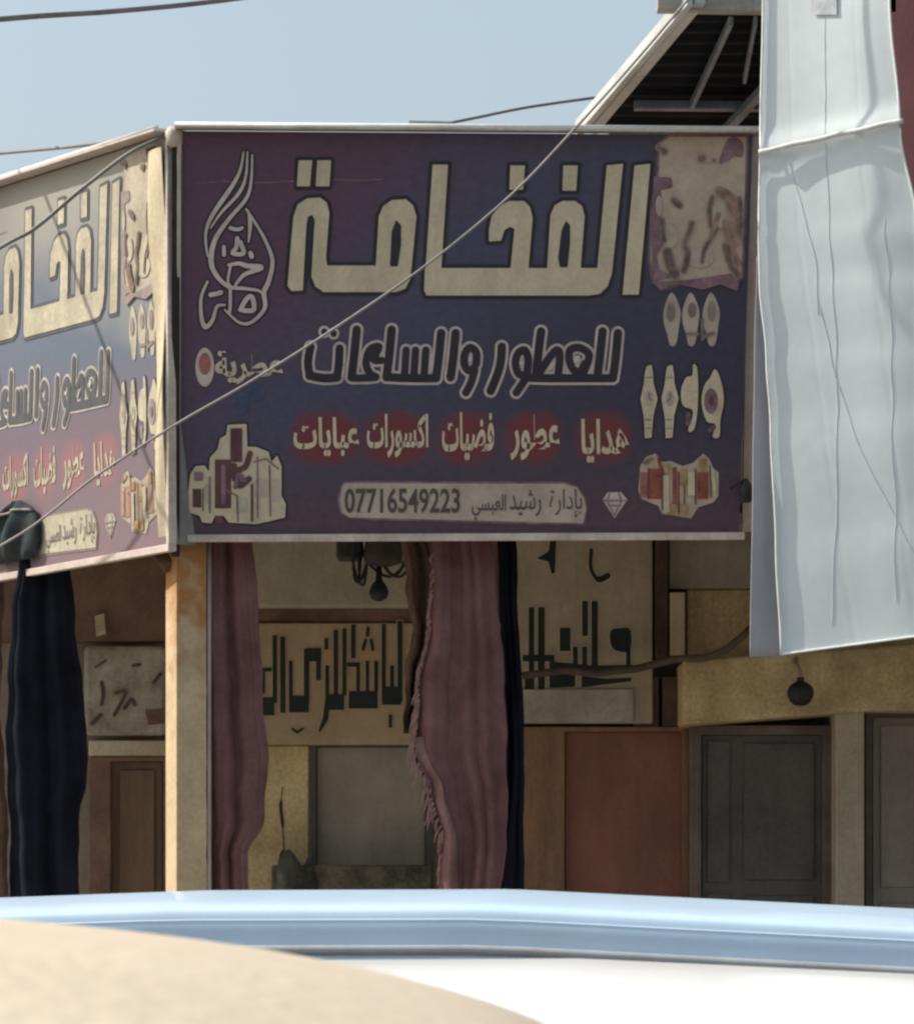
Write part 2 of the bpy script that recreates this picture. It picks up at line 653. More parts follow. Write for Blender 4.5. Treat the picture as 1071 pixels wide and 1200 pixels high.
M_rope = mat('pale_rope', (0.68, 0.70, 0.70), 0.8, 0.1, 20)
M_marwall = mat('maroon_cladding', (0.34, 0.13, 0.125), 0.6, 0.15, 2, streak=0.08)
M_ribbed = mat('dark_sheet', (0.006, 0.010, 0.016), 0.7, 0.35, 3, spec=0.15)
M_wire = mat('grey_wire', (0.20, 0.20, 0.20), 0.6, 0.2, 6)
M_wirel = mat('pale_wire', (0.30, 0.275, 0.265), 0.6, 0.15, 6)
M_postm = mat('cream_post_paint', (0.62, 0.47, 0.30), 0.7, 0.12, 5, col2=(0.55, 0.40, 0.25), bump=0.25)
M_glass = mat('car_glass', (0.05, 0.06, 0.065), 0.05, 0.05, 2, bump=0, spec=0.8)
M_tyre = mat('tyre', (0.02, 0.02, 0.02), 0.85, 0.2, 8)
M_rim = mat('wheel_rim', (0.5, 0.5, 0.5), 0.35, 0.1, 6, metal=0.8)
M_trim = mat('black_trim', (0.03, 0.03, 0.032), 0.5, 0.1, 6, bump=0)
M_lamp = mat('lamp_glass', (0.75, 0.75, 0.75), 0.1, 0.05, 6, bump=0, spec=0.8)
M_tail = mat('tail_lamp', (0.4, 0.02, 0.02), 0.15, 0.05, 6, bump=0, spec=0.8)
M_chrome = mat('seal_strip', (0.40, 0.42, 0.44), 0.45, 0.1, 6, bump=0)
M_gum = mat('rubber_seal', (0.16, 0.165, 0.17), 0.7, 0.1, 6, bump=0)


def rust_post():
    """post paint: cream with rust creeping down from the top"""
    m = mat('rusty_post', (0.56, 0.42, 0.265), 0.75, 0.14, 5, bump=0.3)
    t = m.node_tree
    b = [n for n in t.nodes if n.type == 'BSDF_PRINCIPLED'][0]
    src = b.inputs['Base Color'].links[0].from_socket
    tc = t.nodes.new('ShaderNodeTexCoord')
    sp = t.nodes.new('ShaderNodeSeparateXYZ')
    t.links.new(tc.outputs['Object'], sp.inputs[0])
    n = t.nodes.new('ShaderNodeTexNoise')
    n.inputs['Scale'].default_value = 7
    n.inputs['Detail'].default_value = 6
    t.links.new(tc.outputs['Object'], n.inputs['Vector'])
    a = t.nodes.new('ShaderNodeMath')
    a.operation = 'MULTIPLY_ADD'
    t.links.new(n.outputs['Fac'], a.inputs[0])
    a.inputs[1].default_value = 2.2
    t.links.new(sp.outputs[2], a.inputs[2])
    mr = t.nodes.new('ShaderNodeMapRange')
    mr.inputs[1].default_value = 3.75
    mr.inputs[2].default_value = 4.25
    t.links.new(a.outputs[0], mr.inputs[0])
    mx = t.nodes.new('ShaderNodeMix')
    mx.data_type = 'RGBA'
    t.links.new(mr.outputs[0], mx.inputs[0])
    t.links.new(src, mx.inputs[6])
    mx.inputs[7].default_value = (0.36, 0.17, 0.06, 1)
    t.links.new(mx.outputs[2], b.inputs['Base Color'])
    return m


M_rust = rust_post()

# ------------------------------------------------------------------ ground
g = MB().add([(-400, -400, 0), (400, -400, 0), (400, 900, 0), (-400, 900, 0)], [(0, 1, 2, 3)])
tag(build('ground', g, mat('dusty_ground', (0.30, 0.26, 0.20), 0.95, 0.2, 0.3)), kind='structure')
g = MB().add([(-80, -3, 0.004), (80, -3, 0.004), (80, 15.9, 0.004), (-80, 15.9, 0.004)], [(0, 1, 2, 3)])
tag(build('road', g, M_asph), kind='structure')
tag(build('kerb', MB().box((-80, 15.9, 0), (80, 16.1, 0.14)), M_cream, bevel=0.02), kind='structure')
tag(build('pavement', MB().box((-80, 16.1, 0), (80, 22.0, 0.135)), M_pave), kind='structure')

# ------------------------------------------------------------------ shop building behind
WD = 22.0
shop = thing('shop_building', 'shaded row of shop fronts under a flat canopy behind the purple sign', 'building', (0, WD, 0.13))
bw = MB().box((-9, WD, 0.13), (7.5, WD + 6, 5.2))
build('wall', bw, M_plaster, shop)
cn = MB().prism([(-1.44, 18.5), (1.98, 18.5), (1.98, 21.99), (-4.0, 21.99)], 4.02, 4.2)
build('canopy', cn, M_soffit, shop, bevel=0.01)
b_ = MB()
wbox(b_, -160, 600, 195, 752, 21.85, 0.14)
build('fascia', b_, M_brown, shop, bevel=0.01)
b_ = MB()
wbox(b_, 104, 868, 196, 886, 21.83, 0.15)
build('lintel', b_, M_cream, shop, bevel=0.008)
b_ = MB()
wbox(b_, 245, 600, 503, 712, 21.62, 0.36)
o = build('fascia', b_, M_greyplaster, shop, bevel=0.02)
o['label'] = 'grey plastered fascia'
b_ = MB()
wbox(b_, 245, 713, 503, 729, 21.72, 0.26)
build('lintel', b_, M_brown, shop, bevel=0.008)
b_ = MB()
wbox(b_, 240, 874, 362, 1222, 21.8, 0.18)
o = build('pilaster', b_, M_yellow, shop, bevel=0.01)
o['label'] = 'yellow painted pilaster'
pil_y = o
b_ = MB()
wbox(b_, 318, 1014, 505, 1222, 21.4, 0.38)
build('sill', b_, mat('dirty_sill', (0.20, 0.17, 0.13), 0.9, 0.5, 4), shop, bevel=0.015)
sk = thing('sack', 'dark dirty sack standing against the low sill before the grey door', 'sack', (P(345, 1010, 21.2).x, 21.2, 0.135))
cs = Vector((P(345, 1010, 21.2).x, 21.2, 0.135))
zt = P(345, 1006, 21.2).z - 0.135
b_ = MB().grid(lambda u, v: cs + Vector((0.17 * math.cos(2 * math.pi * u) * min(1, 3 * v + 0.6) * (1.0 - 0.35 * max(0, v - 0.7) / 0.3) * (1 + 0.06 * math.sin(18 * u + 9 * v)), 0.12 * math.sin(2 * math.pi * u) * (1.0 - 0.3 * max(0, v - 0.7) / 0.3), zt * v * (1 + 0.035 * math.sin(2 * math.pi * 3 * u + 1) * v))), 36, 24)
b_.add([cs + Vector((0.11 * math.cos(2 * math.pi * k / 20), 0.08 * math.sin(2 * math.pi * k / 20), zt * 0.97)) for k in range(20)], [tuple(range(20))])
build('bag', b_, mat('dirty_sackcloth', (0.10, 0.095, 0.08), 0.95, 0.4, 7, streak=0.12), sk, smooth=True)
b_ = MB().tube([cs + Vector((0.172 * math.cos(2 * math.pi * k / 20), 0.125 * math.sin(2 * math.pi * k / 20), zt * 0.72)) for k in range(21)], 0.009, 6)
build('tie', b_, M_wirel, sk, smooth=True)
# right hand part
b_ = MB()
wbox(b_, 784, 600, 890, 690, 21.75, 0.24)
build('fascia', b_, M_greyplaster, shop, bevel=0.01)
b_ = MB()
wbox(b_, 805, 691, 1100, 772, 21.78, 0.21)
build('fascia', b_, M_yellow, shop, bevel=0.01)
b_ = MB()
wbox(b_, 768, 600, 783, 772, 21.6, 0.36)
o = build('pilaster', b_, mat('dark_wood', (0.10, 0.055, 0.04), 0.8, 0.3, 5), shop, bevel=0.01)
o['label'] = 'dark brown timber post'
b_ = MB()
wbox(b_, 785, 694, 803, 768, 21.6, 0.36)
build('pilaster', b_, M_cream, shop, bevel=0.01)
b_ = MB()
wbox(b_, 742, 793, 772, 852, 21.7, 0.28)
wbox(b_, 776, 793, 799, 852, 21.7, 0.28)
each('door_head', b_, mat('dark_wood2', (0.13, 0.08, 0.06), 0.8, 0.3, 5), shop, bevel=0.008)
b_ = MB()
A = [P(800, 850, 21.2), P(1012, 834, 21.2), P(1110, 834, 21.2), P(1110, 752, 21.2), P(800, 774, 21.2)]
n = len(A)
b_.add(A + [p + Vector((0, 0.75, 0)) for p in A], [tuple(range(n)), tuple(range(2 * n - 1, n - 1, -1))] + [(i, i + n, (i + 1) % n + n, (i + 1) % n) for i in range(n)])
o = build('beam', b_, M_yellow, shop, bevel=0.02)
o['label'] = 'yellow plastered beam'
b_ = MB()
wbox(b_, 979, 815, 1013, 1222, 21.3, 0.68)
o = build('pilaster', b_, M_cream, shop, bevel=0.015)
o['label'] = 'cream pilaster between two doors'


def door(x0, y0, x1, D, mleaf, mframe, label, fr=8, rails=(0.45,), split=None, handle=True, fl=None, plain=False):
    """framed door: jambs and head, leaf with raised panels, handle"""
    y1 = 1220
    f_ = MB()
    xl_, xr_, yh_ = x0 + (fl or fr), x1 - fr, y0 + fr * 0.8
    U_ = [P(*q, D - 0.06) for q in ((x0, y1), (x0, y0), (x1, y0), (x1, y1), (xr_, y1), (xr_, yh_), (xl_, yh_), (xl_, y1))]
    f_.add(U_ + [q + Vector((0, 0.3, 0)) for q in U_],
           [(0, 1, 6, 7), (1, 2, 5, 6), (2, 3, 4, 5), (15, 14, 9, 8), (14, 13, 10, 9), (13, 12, 11, 10)] + [(i, i + 8, (i + 1) % 8 + 8, (i + 1) % 8) for i in range(8)])
    dr = build('door', f_, mframe, shop, bevel=0.008)
    dr['label'] = label
    xa, xb, ya = x0 + (fl or fr) + 0.6, x1 - fr - 0.6, y0 + fr * 0.8 + 0.6
    lf = MB()
    wbox(lf, xa, ya, xb, y1, D, 0.05)
    build('leaf', lf, mleaf, dr, bevel=0.004)
    pn = MB()
    rails = () if plain else rails
    cols = [(xa, xb)] if not split else [(xa, xa + (xb - xa) * split - 0.5), (xa + (xb - xa) * split + 0.5, xb)]
    ys_ = [ya] + [ya + (y1 - ya) * r for r in rails] + [y1]
    for a, b in cols:
        for k in range(len(ys_) - 1):
            q = min(9, (b - a) * 0.16)
            wbox(pn, a + q, ys_[k] + q, b - q, ys_[k + 1] - q, D - 0.018, 0.016)
    if not plain:
        each('door_panel', pn, mleaf, dr, bevel=0.008)
    if handle:
        h = MB()
        c = P(xb - 9, 1085, D)
        h.tube([c + Vector((0, -0.002, 0)), c + Vector((0, -0.06, 0)), c + Vector((-0.11, -0.06, 0))], 0.011)
        build('handle', h, M_steel, dr, smooth=True)
    return dr


door(104, 887, 198, 21.9, mat('brown_door', (0.19, 0.115, 0.07), 0.7, 0.2, 3, stretch=(3, 3, 0.5)), M_brown, 'brown wooden door', 7, (0.5,), None, True, 26)
door(362, 868, 508, 21.85, M_grey, mat('dark_jamb', (0.10, 0.09, 0.075), 0.7, 0.2, 4), 'grey sheet metal door', 9, (0.6,), None, True, None, True)
door(612, 852, 806, 21.75, M_redbrown, M_orange, 'rust red door with orange brown jamb', 7, (0.62,), None, True, 50, True)
door(808, 850, 978, 21.6, M_darkdoor, mat('jamb_plum', (0.21, 0.15, 0.13), 0.7, 0.25, 4, streak=0.15), 'dark grey double door', 14, (0.5,), 0.28)
door(1014, 834, 1160, 21.55, M_taupe, mat('jamb_taupe', (0.16, 0.13, 0.11), 0.7, 0.2, 4), 'taupe metal door', 8, (0.55,), None)


def wall_map(D):
    return lambda x, y, k: P(x, y, D - 0.004 * k)


def art(name, layers, mapping, parent, local=False):
    """layers: (height, material, polygons)"""
    mb = MB()
    mats = []
    for h, m, pol in layers:
        if m not in mats:
            mats.append(m)
        mi = mats.index(m)
        for p in pol:
            mb.add([mapping(x, y, h) for x, y in p], [tuple(range(len(p)))], mi)
    return build(name, mb, mats, parent, fixn=False)


art('stain', [(1, M_black, flat([('s', cr([(331, 922), (329, 945), (331, 966), (333, 1005)]), [0.5] * 5 + [1.8] * 8 + [0.6] * 6)], step=0.5))], lambda x, y, k: P(x, y, 21.8 - 0.004 * k), pil_y)

# ---- wall sign behind the left curtains
ws = thing('wall_sign', 'yellowish wall sign with black arabic letters between the two maroon curtains', 'sign', P(410, 874, 21.75))
b_ = MB()
wbox(b_, 240, 730, 598, 873, 21.7, 0.25)
build('board', b_, mat('tan_board', (0.46, 0.35, 0.22), 0.8, 0.14, 3, col2=(0.37, 0.27, 0.17), streak=0.12), ws, bevel=0.01)


def cx(x, y, ox=295, oy=700, s=5.637):
    return (ox + x / s, oy + y / s)


def crect(x0, y0, x1, y1, **k):
    a = cx(x0, y0, **k)
    b = cx(x1, y1, **k)
    return ('p', [a, (b[0], a[1]), b, (a[0], b[1])])


L1 = [crect(*r) for r in [(138, 250, 167, 700), (60, 660, 150, 782), (188, 260, 222, 765), (45, 465, 132, 492), (50, 480, 88, 640),
                          (245, 650, 378, 762), (245, 420, 271, 660), (345, 340, 381, 700), (360, 335, 460, 425), (425, 335, 457, 550),
                          (485, 450, 512, 700), (480, 270, 507, 345), (495, 640, 612, 746), (540, 215, 571, 650), (598, 205, 626, 650),
                          (655, 180, 686, 405), (630, 430, 716, 460), (640, 620, 832, 736), (690, 430, 716, 625), (752, 420, 776, 625),
                          (808, 420, 836, 625), (858, 175, 886, 690), (860, 590, 986, 712), (913, 450, 941, 600), (963, 155, 996, 690), (905, 775, 928, 862)]]
L1 += [('s', [cx(498, 690), cx(488, 800), cx(448, 885)], [2.6, 3.4, 1.5]), ('s', [cx(735, 345), cx(752, 285)], 2.0), ('s', [cx(800, 345), cx(790, 285)], 2.0),
       ('s', [cx(765, 250), cx(768, 205)], 2.0), ('s', [cx(270, 870), cx(300, 895), cx(335, 870)], 1.6)]
M_rim2 = mat('letter_rim', (0.56, 0.48, 0.36), 0.8, 0.12, 6)
art('lettering', [(1, mat('letter_rim_tan', (0.50, 0.39, 0.25), 0.8, 0.12, 6), flat(L1, grow=1.2, step=0.6)), (2, M_letter, flat(L1, step=0.6))], wall_map(21.7), ws)

# ---- wall sign behind the narrow black curtain
ws2 = thing('wall_sign', 'cream wall sign with large black arabic letters right of the narrow black curtain', 'sign', P(690, 850, 21.7))
b_ = MB()
wbox(b_, 600, 612, 765, 848, 21.66, 0.3)
build('board', b_, mat('cream_board', (0.46, 0.39, 0.29), 0.8, 0.14, 3, col2=(0.37, 0.31, 0.23), streak=0.14), ws2, bevel=0.01)
K = dict(ox=560, oy=600, s=4.119)
L2 = [crect(*r, **K) for r in [(245, 460, 272, 860), (290, 460, 323, 870), (395, 560, 447, 672), (503, 430, 531, 600), (548, 430, 579, 755), (503, 650, 527, 745),
                               (458, 650, 482, 745), (715, 570, 737, 745), (215, 690, 370, 722), (225, 780, 250, 860)]]
L2 += [('p', [cx(*q, **K) for q in [(345, 720), (560, 742), (745, 738), (760, 760), (560, 775), (345, 760)]]),
       ('p', [cx(*q, **K) for q in [(345, 775), (470, 790), (470, 845), (345, 850)]]), ('p', [cx(*q, **K) for q in [(500, 792), (620, 806), (740, 800), (740, 818), (500, 848)]]),
       ('p', cr([cx(*q, **K) for q in [(640, 575), (690, 560), (735, 570), (735, 665), (685, 675), (645, 650)]], 4, True)),
       ('s', cr([cx(*q, **K) for q in [(548, 185), (545, 270), (580, 325), (632, 305)]]), [2.2] * 12 + [3.5] * 6 + [2.0]),
       ('p', [cx(*q, **K) for q in [(285, 225), (340, 190), (350, 130), (378, 130), (372, 295), (355, 300), (340, 240)]])]
art('lettering', [(1, M_rim2, flat(L2, grow=1.5, step=0.6)), (2, M_letter, flat(L2, step=0.6))], wall_map(21.66), ws2)
b_ = MB()
wbox(b_, 606, 808, 742, 847, 21.63, 0.029)
build('lower_board', b_, mat('grey_board', (0.47, 0.42, 0.35), 0.8, 0.2, 4, streak=0.1), ws2, bevel=0.006)

# ---- notice board on the far left wall
nb = thing('notice_board', 'faded whitish board with worn marks above the brown door', 'sign', P(147, 862, 21.8))
b_ = MB()
wbox(b_, 98, 757, 194, 862, 21.8, 0.12)
build('board', b_, M_notice, nb, bevel=0.03)
NB = [('s', cr([(119, 800), (121, 812), (119, 826)]), 2.2), ('s', cr([(108, 848), (113, 843), (118, 838)]), 2.5), ('s', [(156, 780), (164, 779)], 1.8),
      ('s', cr([(136, 812), (147, 810), (143, 822), (134, 838)]), 2.2), ('s', cr([(146, 830), (154, 820), (158, 826)]), 2.4), ('s', [(180, 800), (188, 790)], 2.2), ('s', [(112, 782), (124, 774)], 1.4)]
NR = [('p', [(170, 832), (194, 830), (194, 848), (174, 850)])]
art('worn_marks', [(1, mat('mark_brown', (0.12, 0.09, 0.07), 0.8, 0.3, 8), flat(NB, step=0.6)), (1, M_brown, flat(NR))], wall_map(21.8), nb)

# small pale paper scraps pinned on the brown fascia
sc = thing('paper_scrap', 'small pale paper scrap hanging on the brown fascia left of the rusty post', 'paper', P(117, 745, 21.8))
b_ = MB().grid(lambda u, v: P(111 + 11 * u + 2 * v, 722 + 24 * v - 3 * u, 21.8 + 0.02 * math.sin(5 * v)), 4, 6)
build('sheet', b_, M_cream, sc, solid=0.003)

# ------------------------------------------------------------------ the two shop signs
ART = []   # (part name, [(layer, material, polys)])
SLT = 14
# title word
title = [
    # alef
    ('p', [(743.5, 193), (762, 191), (748.5, 343), (729.5, 343)]),
    # lam + base
    ('p', [(711, 193), (730, 191), (717, 318), (712, 333), (703, 342), (690, 344), (500, 344), (497, 338), (498, 312), (700, 312)]),
    # fa loop
    ('p', [(641, 315), (645, 250), (650, 239), (659, 234), (674, 234), (682, 240), (685, 252), (680, 315)]),
    ('p', [(660, 193), (677, 193), (675, 222), (659, 222)]),
    # kha
    ('p', [(598, 315), (603, 266), (597, 264), (591, 268), (587, 280), (573, 281), (573, 268), (576, 252), (585, 240), (597, 234), (614, 234), (621, 241), (624, 254), (619, 315)]),
    ('p', [(598, 193), (615, 193), (613, 221), (597, 221)]),
    # alef joined
    ('p', [(507, 192), (525, 192), (517, 315), (513, 344), (503, 344), (497, 338)]),
    # mim
    ('p', [(440, 315), (444, 252), (449, 240), (459, 233), (476, 232), (484, 239), (488, 252), (481, 324), (475, 336), (464, 340), (378, 340), (378, 309), (440, 309)]),
    # ta marbuta
    ('p', [(337, 333), (344, 252), (349, 238), (360, 231), (375, 230), (383, 236), (386, 248), (382, 300), (384, 312), (395, 318), (395, 340), (380, 340), (370, 334), (365, 322), (369, 256),
           (366, 250), (361, 252), (359, 262), (355, 338), (342, 339)]),
    ('p', [(350, 187), (366, 187), (363, 217), (348, 217)]),
    ('p', [(372, 187), (388, 187), (386, 217), (370, 217)]),
]
holes = [('p', [(656, 311), (654, 300), (658, 268), (663, 257), (668, 262), (668, 282), (665, 311)]),
         ('p', [(457, 310), (459, 270), (464, 256), (470, 262), (470, 285), (466, 310)])]
ART.append(('title_lettering', [(1, M_dk, flat(title, grow=4.2)), (2, M_ltr, flat(title, grow=0.0, holes=holes)), (3, M_dk, flat(holes, grow=-0.2))]))

# second line, pale outline round a dark core
sub = []


def st(pts, r=4.6, n=4):
    sub.append(('s', cr(pts, n) if len(pts) > 2 else pts, r))


st([(724, 388), (721, 420), (718, 441)])
st([(718, 441), (680, 441), (640, 441), (615, 440)], 4.6)
st([(706, 386), (703, 415), (700, 438)])
st([(685, 424), (680, 433), (672, 431), (667, 420), (668, 408), (678, 405), (688, 410), (690, 418), (684, 434)], 4.2)
st([(634, 386), (631, 410), (628, 438)])
st([(634, 432), (643, 418), (652, 408), (656, 414), (654, 438)], 4.2)
st([(617, 438), (619, 420), (615, 408), (607, 412), (604, 424), (608, 436), (616, 440), (605, 458)], 4.2)
st([(588, 404), (587, 420), (583, 436), (575, 456)], 4.6)
# wa
st([(558, 424), (558, 411), (551, 405), (545, 412), (544, 424), (549, 432), (556, 430), (552, 446), (546, 458)], 4.2)
# al
st([(534, 388), (531, 418), (528, 440)], 4.6)
st([(517, 388), (514, 418), (511, 440)], 4.6)
st([(511, 441), (480, 441), (458, 440)], 4.6)
for xx in (499, 487, 476):
    st([(xx, 408), (xx - 2, 438)], 4.0)
st([(459, 384), (456, 415), (453, 440)], 4.6)
st([(447, 420), (438, 419), (444, 404), (433, 408), (429, 424), (434, 436), (440, 440), (414, 441)], 4.0)
st([(418, 384), (415, 415), (412, 440)], 4.6)
st([(398, 406), (397, 425), (395, 439)], 4.4)
st([(395, 440), (380, 441), (363, 438)], 4.8)
st([(363, 438), (361, 422), (364, 404)], 4.4)
st([(380, 386), (380, 387)], 3.2)
st([(391, 388), (391, 389)], 3.2)
dots = [('s', [(675, 420), (677, 417)], 3.2), ('s', [(611, 423)], 2.6), ('s', [(551, 418), (551, 420)], 2.2), ('s', [(644, 430), (648, 424)], 2.4)]
ART.append(('subtitle_lettering', [(1, M_pale, flat(sub, grow=3.4, step=0.7)), (2, M_dk, flat(sub, grow=0.3, step=0.7)), (3, M_pale, flat(dots, step=0.6))]))

# red service line
U = lambda *a: ''.join(chr(c) for c in a)
words = [
    (U(0xFE8E, 0xFEF3, 0xFE8D, 0xFEAA, 0xFEEB), (681, 489, 737, 541)),
    (U(0xFEAD, 0xFEEE, 0xFEC4, 0xFECB), (598, 484, 656, 538)),
    (U(0xFE95, 0xFE8E, 0xFEF4, 0xFEC0, 0xFED3), (518, 481, 579, 538)),
    (U(0xFE95, 0xFE8D, 0xFEAD, 0xFEEE, 0xFEB4, 0xFEDB, 0xFE8D), (430, 483, 502, 535)),
    (U(0xFE95, 0xFE8E, 0xFEF3, 0xFE8E, 0xFE92, 0xFECB), (344, 487, 421, 533)),
]
lay = []
tx = []
for s_, bx in words:
    tx += text(s_, bx, 0.028)
ART.append(('service_lettering', [(1, M_ltr, tx)]))

# phone strip
stripp = [('p', cr([(401, 568), (405, 565)], 1) + [(660, 566), (676, 570), (684, 582), (687, 596), (683, 613), (410, 606), (401, 600), (398, 584)])]
tl = text('07716549223', (404, 571, 539, 601), 0.02)
tl += text(U(0xFEF2, 0xFEB4, 0xFE92, 0xFECC, 0xFEDF, 0xFE8D), (553, 578, 593, 609), 0.01)
tl += text(U(0xFEAA, 0xFEF4, 0xFEB7, 0xFEAD), (597, 573, 634, 605), 0.005)
tl += text(U(0xFE93, 0xFEAD, 0xFE8D, 0xFEA9, 0xFE88, 0xFE91), (644, 572, 682, 606), 0.0)
ART.append(('phone_strip', [(1, M_mauve, flat(stripp, grow=2.5)), (2, M_strip, flat(stripp)), (3, mat('print_ink', (0.10, 0.075, 0.075), 0.55, 0.2, 8, bump=0), tl)]))

# gem
gem = [('p', [(712, 576), (728, 576), (735, 585), (720, 607), (706, 585)])]
gl = [('s', [(707, 586), (733, 586)], 0.8), ('s', [(713, 592), (728, 592)], 0.8), ('s', [(715, 577), (711, 586), (720, 604), (728, 586), (725, 577)], 0.7)]
ART.append(('gem_print', [(1, M_pale, flat(gem)), (2, M_mauve, flat(gl, step=0.5))]))

# picture print, top right
pic = [('p', [(773, 168), (785, 160), (874, 160), (872, 250), (868, 322), (855, 332), (840, 326), (825, 334), (800, 328), (783, 335), (766, 328), (762, 300), (765, 240), (772, 200)])]


def cq(x, y):
    return (755 + x / 6.31, 155 + y / 6.31)


mv = [('p', [cq(*q) for q in [(70, 320), (200, 330), (210, 400), (120, 420), (130, 560), (110, 700), (140, 820), (90, 900), (110, 1000), (230, 1060), (60, 1090), (50, 700)]]),
      ('p', [cq(*q) for q in [(60, 1090), (300, 1080), (450, 1060), (640, 1030), (700, 1100), (690, 1160), (560, 1110), (430, 1150), (250, 1110), (120, 1160)]]),
      ('s', cr([cq(565, 215), cq(620, 150), cq(660, 90), cq(700, 150)]), [2, 3, 4, 5, 6, 7, 7, 8, 8, 8, 8, 9, 9, 9, 9, 8, 7, 6, 5])]
rs_ = [('s', cr([cq(560, 430), cq(620, 470), cq(670, 560), cq(690, 680), cq(690, 800)]), [6] * 8 + [7] * 10 + [5] * 7),
       ('s', cr([cq(600, 660), cq(620, 760), cq(650, 880), cq(690, 950)]), 4.5), ('s', cr([cq(545, 600), cq(520, 690), cq(490, 760)]), 3)]
dkm = [('s', cr([cq(170, 880), cq(190, 960), cq(225, 1040)]), 5), ('s', cr([cq(130, 640), cq(135, 720), cq(145, 790)]), 2.6), ('s', cr([cq(350, 660), cq(330, 730), cq(295, 810), cq(320, 880), cq(310, 950), cq(290, 1010)]), 2.8),
       ('s', [cq(215, 490), cq(260, 530)], 3.2), ('s', [cq(425, 190)], 4.2), ('s', [cq(515, 205)], 2), ('s', cr([cq(500, 470), cq(482, 560), cq(490, 680)]), 2.0), ('s', cr([cq(600, 830), cq(640, 960), cq(690, 1040)]), 3.6),
       ('s', cr([cq(540, 700), cq(450, 840), cq(425, 950)]), 1.8), ('s', cr([cq(700, 480), cq(712, 590), cq(710, 690)]), 2.4), ('s', [cq(100, 110), cq(150, 140)], 3)]
wash = [ell(842, 250, 9, 16), ell(772, 240, 4, 12), ell(785, 275, 9, 14), ell(820, 300, 16, 12)]
ART.append(('picture_print', [(1, M_mauve, flat(pic, grow=3)), (2, M_skin, flat(pic)), (3, M_mauve, flat(mv, step=0.9)), (3.5, M_strip, flat(wash, step=0.9)), (4, mat('print_auburn', (0.39, 0.245, 0.19), 0.55, 0.35, 14, bump=0), flat(rs_, step=0.9)), (4.5, mat('print_umber', (0.34, 0.245, 0.195), 0.55, 0.35, 10, bump=0), flat(dkm, grow=0.8, step=0.8)), (5, mat('print_sepia', (0.21, 0.14, 0.12), 0.55, 0.35, 10, bump=0), flat(dkm, grow=-0.9, step=0.6))]))

# three drops
dr_ = []
for (xx, yy) in ((788, 368), (810, 368), (834, 368)):
    dr_.append(('p', cr([(xx - 1, yy - 28), (xx - 10, yy - 8), (xx - 10, yy + 8), (xx - 6, yy + 22), (xx - 3, yy + 34), (xx + 4, yy + 33), (xx + 8, yy + 10), (xx + 9, yy - 8)], 3, True)))
dm = [('s', [(805, 389), (818, 389)], 2), ('s', [(825, 392), (836, 388)], 2.4), ('s', [(823, 372), (823, 395)], 2), ell(786, 364, 5, 11), ell(834, 362, 5, 12), ell(811, 361, 5, 9)]
ART.append(('jewel_print', [(1, M_strip, flat(dr_)), (2, mat('print_taupe', (0.28, 0.22, 0.19), 0.55, 0.25, 8, bump=0), flat(dm))]))

# four watches
wt = []
for (xx, hw) in ((760.5, 10), (785, 10)):
    wt.append(('p', [(xx - 3, 427), (xx + 3, 425), (xx + 5, 438), (xx + 5, 446), (xx + hw, 465), (xx + 5, 485), (xx + 3, 511), (xx - 5, 512), (xx - 6, 488), (xx - hw, 465), (xx - 6, 447), (xx - 5, 436)]))
wt += [('p', cr([(812, 425), (817, 430), (818, 460), (816, 490), (812, 503), (806, 503), (811, 488), (811, 478), (800, 473), (798, 455), (804, 440), (811, 438)], 3, True)),
       ('p', cr([(838, 430), (845, 445), (848, 468), (844, 490), (843, 510), (835, 510), (838, 495), (828, 492), (822, 470), (825, 450), (832, 440)], 3, True))]
wd = [ell(833, 468, 8, 15), ('s', [(806, 484), (806, 494)], 3), ('s', [(832, 502), (836, 499)], 3)]
ws_ = [ell(760.5, 465, 5, 9), ell(785, 465, 5, 9)]
ART.append(('watch_print', [(1, M_dk, flat(wt, grow=2)), (2, M_ltr, flat(wt)), (3, M_mauve, flat(wd)), (3, M_strip, flat(ws_)), (4, M_wine, flat([ell(833, 468, 3, 6)], step=0.6)), (4, M_mauve, flat([('s', [(760.5, 465), (760.5, 459)], 0.6), ('s', [(760.5, 465), (763, 467)], 0.6), ('s', [(785, 465), (785, 459)], 0.6), ('s', [(785, 465), (782, 468)], 0.6), ('s', [(757, 440), (764, 440)], 0.5), ('s', [(756, 490), (763, 490)], 0.5), ('s', [(781, 440), (788, 440)], 0.5), ('s', [(780, 490), (787, 490)], 0.5), ('s', [(757, 500), (763, 500)], 0.5), ('s', [(781, 500), (787, 500)], 0.5)], step=0.4))]))

